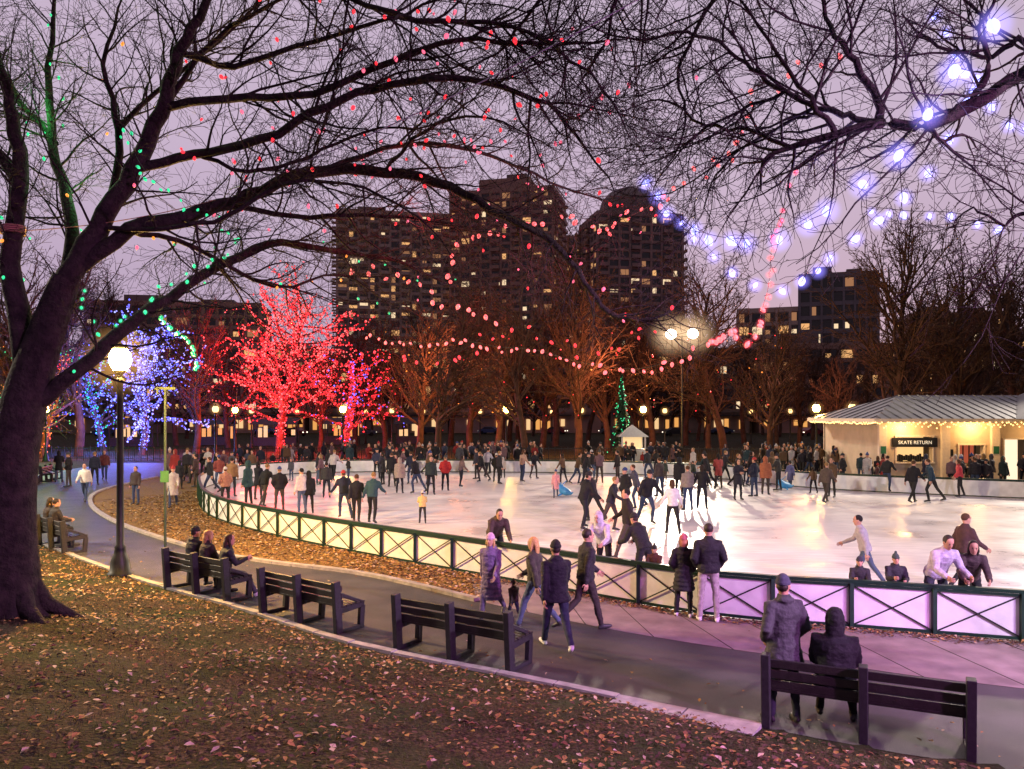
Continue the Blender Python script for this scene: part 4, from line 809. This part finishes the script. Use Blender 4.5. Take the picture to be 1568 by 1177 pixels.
# ------------------------------------------------------------------ buildings
m_glass=pmat('window_dark',(.05,.045,.05),.2,.3,spec=.6); w1=emat('window_warm',(1,.52,.20),.85); w2=emat('window_dim',(.6,.28,.13),.55); w3=emat('window_cool',(1,.74,.45),.95)
m_dk=pmat('roof_plant_dark',(.20,.15,.15),.7,.2); m_dk2=pmat('awning_dark',(.05,.045,.05),.7,.2); wb=pmat('tower_brick',(.42,.25,.21),.9,.15,.3); wc=pmat('tower_concrete',(.50,.37,.33),.9,.15,.3); wd=pmat('tower_dark_brick',(.36,.23,.22),.9,.15,.3); wg=pmat('office_dark',(.20,.17,.20),.7,.15,.3); wl=pmat('lowrise_stone',(.24,.17,.13),.9,.2,.5)
def tower(name,cx,cy,w,dp,h,rot,nf,nb,wall,lit=.2,crown=None,balc=0,seed=1,base=0):
    g6=random.Random(seed); a=Acc(); a.box((0,0,h/2),(w,dp,h),mat=0)
    fh=(h-base)/nf
    faces=[((-w/2,-dp/2),(1,0),(0,-1),w,nb),((-w/2,dp/2),(0,-1),(-1,0),dp,max(2,int(nb*dp/w))),((w/2,-dp/2),(0,1),(1,0),dp,max(2,int(nb*dp/w)))]
    for (ox,oy),(dx,dy),(nx_,ny_),ln,n_ in faces:
        bw=ln/n_
        for f in range(nf):
            z0=base+f*fh+fh*.3; z1=base+f*fh+fh*.92
            fl=lit*g6.uniform(.5,1.7)
            for b_ in range(n_):
                m_=1; r_=g6.random()
                if r_<fl: m_=g6.choice([2,2,3,3,4])
                s0=b_*bw+bw*.12; s1=(b_+1)*bw-bw*.12; e_=.06
                if m_>1 and g6.random()<.6: s1=(s0+s1)/2
                P=[(ox+dx*s+nx_*e_,oy+dy*s+ny_*e_) for s in(b_*bw+bw*.12,(b_+1)*bw-bw*.12)]
                a.quad((*P[0],z0),(*P[1],z0),(*P[1],z1),(*P[0],z1),mat=1)
                if m_>1:
                    zt=z1-(z1-z0)*g6.choice([0,0,.3,.45])
                    P=[(ox+dx*s+nx_*.12,oy+dy*s+ny_*.12) for s in(s0,s1)]; a.quad((*P[0],z0),(*P[1],z0),(*P[1],zt),(*P[0],zt),mat=m_)
            pr=.35
            zc=base+f*fh+fh*.12
            p=Vector((ox+nx_*pr/2,oy+ny_*pr/2,zc)); q=p+Vector((dx,dy,0))*ln; a.beam(p,q,pr,fh*.3,0)
            if balc:
                for b_ in range(0,n_,balc):
                    p=Vector((ox+dx*(b_*bw+.2)+nx_*.9,oy+dy*(b_*bw+.2)+ny_*.9,base+f*fh+fh*.2)); q=p+Vector((dx,dy,0))*(bw-.4)
                    a.beam(p,q,1.7,.2,0); p2=p+Vector((nx_,ny_,0))*.8+Vector((0,0,.5)); a.beam(p2,p2+(q-p),.06,.9,0)
        for b_ in range(n_+1):
            p=Vector((ox+dx*b_*bw+nx_*.2,oy+dy*b_*bw+ny_*.2,base)); a.beam(p,p+Vector((0,0,h-base)),bw*.2,.45,0,up=Vector((nx_,ny_,0)))
    a.box((0,0,h+.6),(w+.6,dp+.6,1.2),mat=0)
    if crown=='step': a.box((0,0,h+3.4),(w*.5,dp*.6,4.4),mat=0); a.box((w*.1,0,h+6.6),(w*.2,dp*.3,2),mat=5)
    if crown=='round':
        k=w*.36; a.lathe([(k,0),(k,3),(k*.92,5.5),(k*.7,8),(k*.35,9.5),(.5,10)],c=(0,0,h+1.2),n=20,mat=5)
    if crown=='units': a.box((-w*.2,0,h+2.4),(w*.25,dp*.4,2.4),mat=5); a.box((w*.22,0,h+2),(w*.2,dp*.3,1.6),mat=5)
    return a.obj(name,[wall,m_glass,w1,w2,w3,m_dk],loc=(cx,cy,0),rot=rot)
tower('apartment_tower',-39,262,36,20,67,R(12),24,11,wc,.32,'units',2,1)
tower('apartment_tower',-1,258,33,20,73,R(-14),27,10,wb,.28,'step',2,2)
tower('apartment_tower',36,244,26,20,62,R(10),24,8,wd,.22,'round',3,3)
tower('apartment_tower',21,290,14,16,66,R(10),22,4,wb,.2,None,0,33)
tower('apartment_block',-95,230,46,18,34,R(8),11,12,wb,.2,'units',0,4)
tower('office_building',84,206,18,16,38,R(-20),11,7,wg,.22,'units',0,5)
tower('office_building',69,212,16,16,30,R(-20),9,5,wc,.7,None,0,6)
tower('apartment_block',122,222,24,18,30,R(-15),8,8,wb,.25,'units',0,7)
tower('apartment_block',160,240,30,18,26,R(-10),8,8,wd,.22,'units',0,8)
e_shop=emat('shop_glow',(1,.46,.12),.8); e_shop2=emat('shop_glow_white',(1,.64,.30),.9)
for i,(cx,w,h,nf) in enumerate([(-118,30,16,5),(-86,30,14,4),(-56,28,17,5),(-27,28,15,4),(3,30,18,5),(34,28,16,5),(66,32,17,5),(100,32,15,4),(134,30,16,5)]):
    o=tower('rowhouse_block',cx,168,w,14,h,0,nf,int(w/3),wl if i%2 else wb,.25,'units' if i%3==0 else None,0,20+i,base=4.2)
    a=Acc(); g7=random.Random(60+i)
    for k in range(int(w/4)):
        xx=-w/2+.6+k*4
        for j in range(3):
            if g7.random()<.45: a.box((xx+.6+j*1.05,-7.16,1.9+g7.uniform(-.3,.3)),(.8,.1,g7.uniform(1.0,2.4)),mat=0 if g7.random()<.6 else 1)
        a.box((xx+1.6,-7.6,3.6),(3.5,1.1,.25),mat=2)
    s_=a.obj('shopfronts',[e_shop,e_shop2,m_dk2]); s_.parent=o
for i,(xx,yy,w) in enumerate([(-44,92,5),(-36,96,4),(-28,94,5),(-21,98,4),(-13,100,3)]):
    a=Acc(); g7=random.Random(90+i)
    for j in range(int(w*1.5)):
        if g7.random()<.6: a.box((-w/2+.4+j*.66,1.2,1.5+g7.uniform(-.2,.2)),(.45,.1,g7.uniform(.6,1.5)),mat=1)
    for sx in(-w/2,0,w/2): a.box((sx,0,1.3),(.12,.12,2.6),mat=0); a.box((sx,1.3,1.3),(.12,.12,2.6),mat=0)
    a.box((0,-.1,.5),(w,.1,1.0),mat=0); a.add([(-w/2-.3,-.6,2.5),(w/2+.3,-.6,2.5),(w/2+.3,.8,3.3),(-w/2-.3,.8,3.3),(w/2+.3,2,2.5),(-w/2-.3,2,2.5)],[(0,1,2,3),(3,2,4,5)],0)
    a.obj('market_stall',[m_dk2,e_shop if i%2 else e_shop2],loc=(xx,yy,0))
m_tyre=pmat('tyre',(.015,.015,.015),.8,.1); e_head=emat('headlight',(1,.9,.7),3.0); e_tail=emat('taillight',(1,.04,.02),1.2)
def car(x,y,rot,col,k):
    a=Acc(); prof=[(-2.2,.35),(-2.25,.75),(-1.9,.95),(-1.2,1.0),(-.6,1.42),(.9,1.45),(1.5,1.02),(2.15,.9),(2.25,.6),(2.2,.35)]
    vs=[(p,-.85,z) for p,z in prof]+[(p,.85,z) for p,z in prof]; n=len(prof)
    a.add(vs,[tuple(range(n)),tuple(reversed(range(n,2*n)))]+[(i,i+n,(i+1)%n+n,(i+1)%n) for i in range(n)],0)
    for s_ in(-.87,.87): a.add([(-1.05,s_,1.02),(-.5,s_,1.36),(.85,s_,1.38),(1.3,s_,1.02)],[(0,1,2,3)],1)
    for wx in(-1.35,1.4):
        for s_ in(-.8,.8): a.loft([(Vector((wx,s_-.1,.33)),Vector((.33,0,0)),Vector((0,0,.33))),(Vector((wx,s_+.1,.33)),Vector((.33,0,0)),Vector((0,0,.33)))],12,2)
    for s_ in(-.6,.6): a.box((2.26,s_,.68),(.05,.3,.14),mat=3); a.box((-2.26,s_,.75),(.05,.3,.12),mat=4)
    a.obj('parked_car',[pmat('car_paint_%d'%k,col,.3,.05,metal=.3,spec=.6),m_glass,m_tyre,e_head,e_tail],loc=(x,y,0),rot=rot)
for i in range(14):
    car(-70+i*11+rng.uniform(-2,2),rng.choice([138,150]),R(rng.choice([0,180])+rng.uniform(-25,25)),rng.choice([(.03,.03,.035),(.3,.3,.32),(.2,.02,.02),(.05,.07,.15)]),i%4)
# ------------------------------------------------------------------ leaves & grass
m_lf=[pmat('leaf_ochre',(.30,.17,.05),.8,.3,3),pmat('leaf_brown',(.08,.045,.028),.85,.3,3),pmat('leaf_pale',(.42,.32,.22),.8,.2,3),pmat('leaf_rust',(.18,.08,.035),.8,.3,3)]
def leaves(name,X,Y,Z,size,w=(.4,.3,.12,.18)):
    n=len(X); an=nr.uniform(0,2*np.pi,n); L=size*nr.uniform(.4,1.5,n); W=L*nr.uniform(.4,.75,n)
    d=np.stack([np.cos(an),np.sin(an),nr.uniform(-.25,.35,n)],-1); s_=np.stack([-np.sin(an),np.cos(an),nr.uniform(-.25,.25,n)],-1)
    c=np.stack([X,Y,Z+.012+nr.uniform(0,.02,n)],-1); cu=np.zeros((n,3)); cu[:,2]=L*nr.uniform(.05,.3,n)
    V=np.stack([c-d*L[:,None]/2,c-d*L[:,None]*.1+s_*W[:,None]/2+cu,c+d*L[:,None]*.2+s_*W[:,None]*.4+cu*.7,c+d*L[:,None]/2+cu*.3,c+d*L[:,None]*.2-s_*W[:,None]*.4+cu*.7,c-d*L[:,None]*.1-s_*W[:,None]/2+cu],1).reshape(-1,3)
    b=(np.arange(n)*6)[:,None]; Q=np.concatenate([b+np.array([[0,1,2,3]]),b+np.array([[0,3,4,5]])],1).reshape(-1,4)
    mi=np.repeat(nr.choice(4,n,p=w),2); o=bpy.data.objects.new(name,mesh_np(name,V,Q,m_lf,mi)); COL.objects.link(o)
X=nr.uniform(-15,9,70000); Y=nr.uniform(3.5,23,70000); d=edge_d(X,Y); vis=np.abs(X)<Y*.68+1
pr=nr.random(70000); clump=.5+.5*np.sin(X*1.3+np.sin(Y*1.1)*2)*np.sin(Y*1.6+X*.4); k=(d>.12)&vis&(pr<.25+.6*clump+.3*np.exp(-np.maximum(d,0)/2)); X,Y=X[k][:20000],Y[k][:20000]; leaves('fallen_leaves',X,Y,gh(X,Y),.064,(.28,.46,.09,.17))
t=nr.random(9000); CA=resample(catmull(v3([(-.2,15.0),(-3.3,17.9),(-6.1,19.5),(-8.5,21.4),(-13.2,26.6),(-17.2,32.5)]),5),400); CB=resample(catmull(v3([(-.5,17.6),(-4.2,20.8),(-7.7,24.3),(-10.7,28.2),(-13,33.2),(-14.8,38)]),5),400)
i=(t*399).astype(int); q=nr.random(9000)**.7; XY=CA[i]*(1-q)[:,None]+CB[i]*q[:,None]; leaves('fallen_leaves_on_verge',XY[:,0],XY[:,1],np.full(9000,.013),.085,(.58,.14,.10,.18))
n_=2600; CB=resample(catmull(v3([(12,11.5),(8.1,12.62),(5.6,13.46),(3.67,14.13),(1.57,15.82),(-.95,18.03)]),5),400); i=nr.integers(0,400,n_); XY=CB[i]-np.stack([np.full(n_,.25),np.full(n_,.85)],-1)*(np.abs(nr.normal(0,.2,n_))+.06)[:,None]
leaves('fallen_leaves_by_fence',XY[:,0],XY[:,1],np.full(n_,.014),.06,(.3,.4,.1,.2))
n_=1200; X=nr.uniform(-12,8,n_*4); Y=nr.uniform(8,24,n_*4); d=edge_d(X,Y); k=(d<-.05)&(nr.random(n_*4)<np.exp(d/.5)+.03)&(d>-3.2); leaves('fallen_leaves_on_path',X[k],Y[k],np.full(k.sum(),.012),.06)
n_=90000; X=nr.uniform(-14,8,n_*2); Y=nr.uniform(3.5,20,n_*2); d=edge_d(X,Y); k=(d>.1)&(np.abs(X)<Y*.68+1)&(nr.random(n_*2)<.75-.6*(.5+.5*np.sin(X*.9+1)*np.sin(Y*.8))); X,Y=X[k][:n_],Y[k][:n_]; n_=len(X); Z=gh(X,Y)
an=nr.uniform(0,6.28,n_); h=nr.uniform(.02,.06,n_); w=.004; V=np.stack([np.stack([X-np.cos(an)*w,Y-np.sin(an)*w,Z],-1),np.stack([X+np.cos(an)*w,Y+np.sin(an)*w,Z],-1),np.stack([X+nr.uniform(-.03,.03,n_),Y+nr.uniform(-.03,.03,n_),Z+h],-1)],1).reshape(-1,3)
o=bpy.data.objects.new('grass',mesh_np('grass',V,np.arange(n_*3).reshape(-1,3),[pmat('grass_blade',(.03,.05,.012),.8,.3,3,col2=(.08,.10,.03))])); COL.objects.link(o)
def aid(x,y,rot):
    a=Acc(); a.tube([(0,-.35,.16),(0,-.1,.2),(0,.2,.26),(0,.35,.42),(0,.42,.52)],[.07,.17,.19,.13,.09],10); a.tube([(0,-.35,.14),(0,-.5,.2)],[.06,.03],8)
    for s_ in(-1,1): a.tube([(s_*.12,.1,.12),(s_*.3,.15,.04)],[.05,.03],6); a.tube([(s_*.06,.3,.5),(s_*.2,.2,.66)],[.02,.02],6)
    a.obj('skating_aid',[pmat('aid_blue',(.05,.25,.5),.4,.1)],True,loc=(x,y,.02),rot=rot)
x,y=G(866,760); aid(x,y,.6); x,y=G(1203,750); aid(x,y,2)
# ------------------------------------------------------------------ world, sun, camera
w=bpy.data.worlds.new('World'); scene.world=w; w.use_nodes=True; t=w.node_tree; bg=t.nodes['Background']; bg.inputs['Strength'].default_value=1.0
sky=t.nodes.new('ShaderNodeTexSky'); sky.sky_type='NISHITA'; sky.sun_disc=False; sky.sun_elevation=R(2); sky.sun_rotation=R(20); 
tc=t.nodes.new('ShaderNodeTexCoord'); sp=t.nodes.new('ShaderNodeSeparateXYZ'); t.links.new(tc.outputs['Generated'],sp.inputs[0])
r=t.nodes.new('ShaderNodeValToRGB'); cr=r.color_ramp; cr.elements[0].position=0; cr.elements[0].color=(.42,.30,.45,1); cr.elements[1].position=.6; cr.elements[1].color=(.60,.48,.62,1)
e=cr.elements.new(.25); e.color=(.56,.43,.58,1); t.links.new(sp.outputs['Z'],r.inputs['Fac'])
n=t.nodes.new('ShaderNodeTexNoise'); n.inputs['Scale'].default_value=2.2; n.inputs['Detail'].default_value=5; mp=t.nodes.new('ShaderNodeMapping'); mp.inputs['Scale'].default_value=(1,1,3.5); t.links.new(tc.outputs['Generated'],mp.inputs['Vector']); t.links.new(mp.outputs['Vector'],n.inputs['Vector'])
mr=t.nodes.new('ShaderNodeMapRange'); mr.inputs['To Min'].default_value=.88; mr.inputs['To Max'].default_value=1.12; t.links.new(n.outputs['Fac'],mr.inputs['Value'])
# dusk: the sky toward the afterglow (+Y) is bright, the opposite side already dark
dk=t.nodes.new('ShaderNodeMapRange'); dk.interpolation_type='SMOOTHSTEP'; dk.inputs['From Min'].default_value=-.35; dk.inputs['From Max'].default_value=.7; dk.inputs['To Min'].default_value=.28; dk.inputs['To Max'].default_value=1.0; t.links.new(sp.outputs['Y'],dk.inputs['Value'])
mm=t.nodes.new('ShaderNodeMath'); mm.operation='MULTIPLY'; t.links.new(mr.outputs['Result'],mm.inputs[0]); t.links.new(dk.outputs['Result'],mm.inputs[1])
vs=t.nodes.new('ShaderNodeVectorMath'); vs.operation='SCALE'; t.links.new(r.outputs['Color'],vs.inputs[0]); t.links.new(mm.outputs[0],vs.inputs['Scale'])
v2=t.nodes.new('ShaderNodeVectorMath'); v2.operation='SCALE'; v2.inputs['Scale'].default_value=.008; t.links.new(sky.outputs['Color'],v2.inputs[0])
ad=t.nodes.new('ShaderNodeVectorMath'); ad.operation='ADD'; t.links.new(vs.outputs['Vector'],ad.inputs[0]); t.links.new(v2.outputs['Vector'],ad.inputs[1]); t.links.new(ad.outputs['Vector'],bg.inputs['Color'])
sl=bpy.data.lights.new('sun','SUN'); sl.energy=.05; sl.angle=R(15); sl.color=(1,.8,.8); so=bpy.data.objects.new('sun',sl); COL.objects.link(so); so.rotation_euler=(R(-75),0,R(-20))
scene.view_settings.view_transform='Standard'; scene.view_settings.look='None'; scene.view_settings.exposure=0
cam=bpy.data.cameras.new('camera'); co=bpy.data.objects.new('camera',cam); COL.objects.link(co); co.location=(0,0,CH); co.rotation_euler=(R(90),0,0)
cam.sensor_width=36; cam.lens=F/1568*36; cam.shift_y=47/1568; cam.clip_end=3000; cam.clip_start=.1
scene.camera=co
print('objects',len(bpy.data.objects))
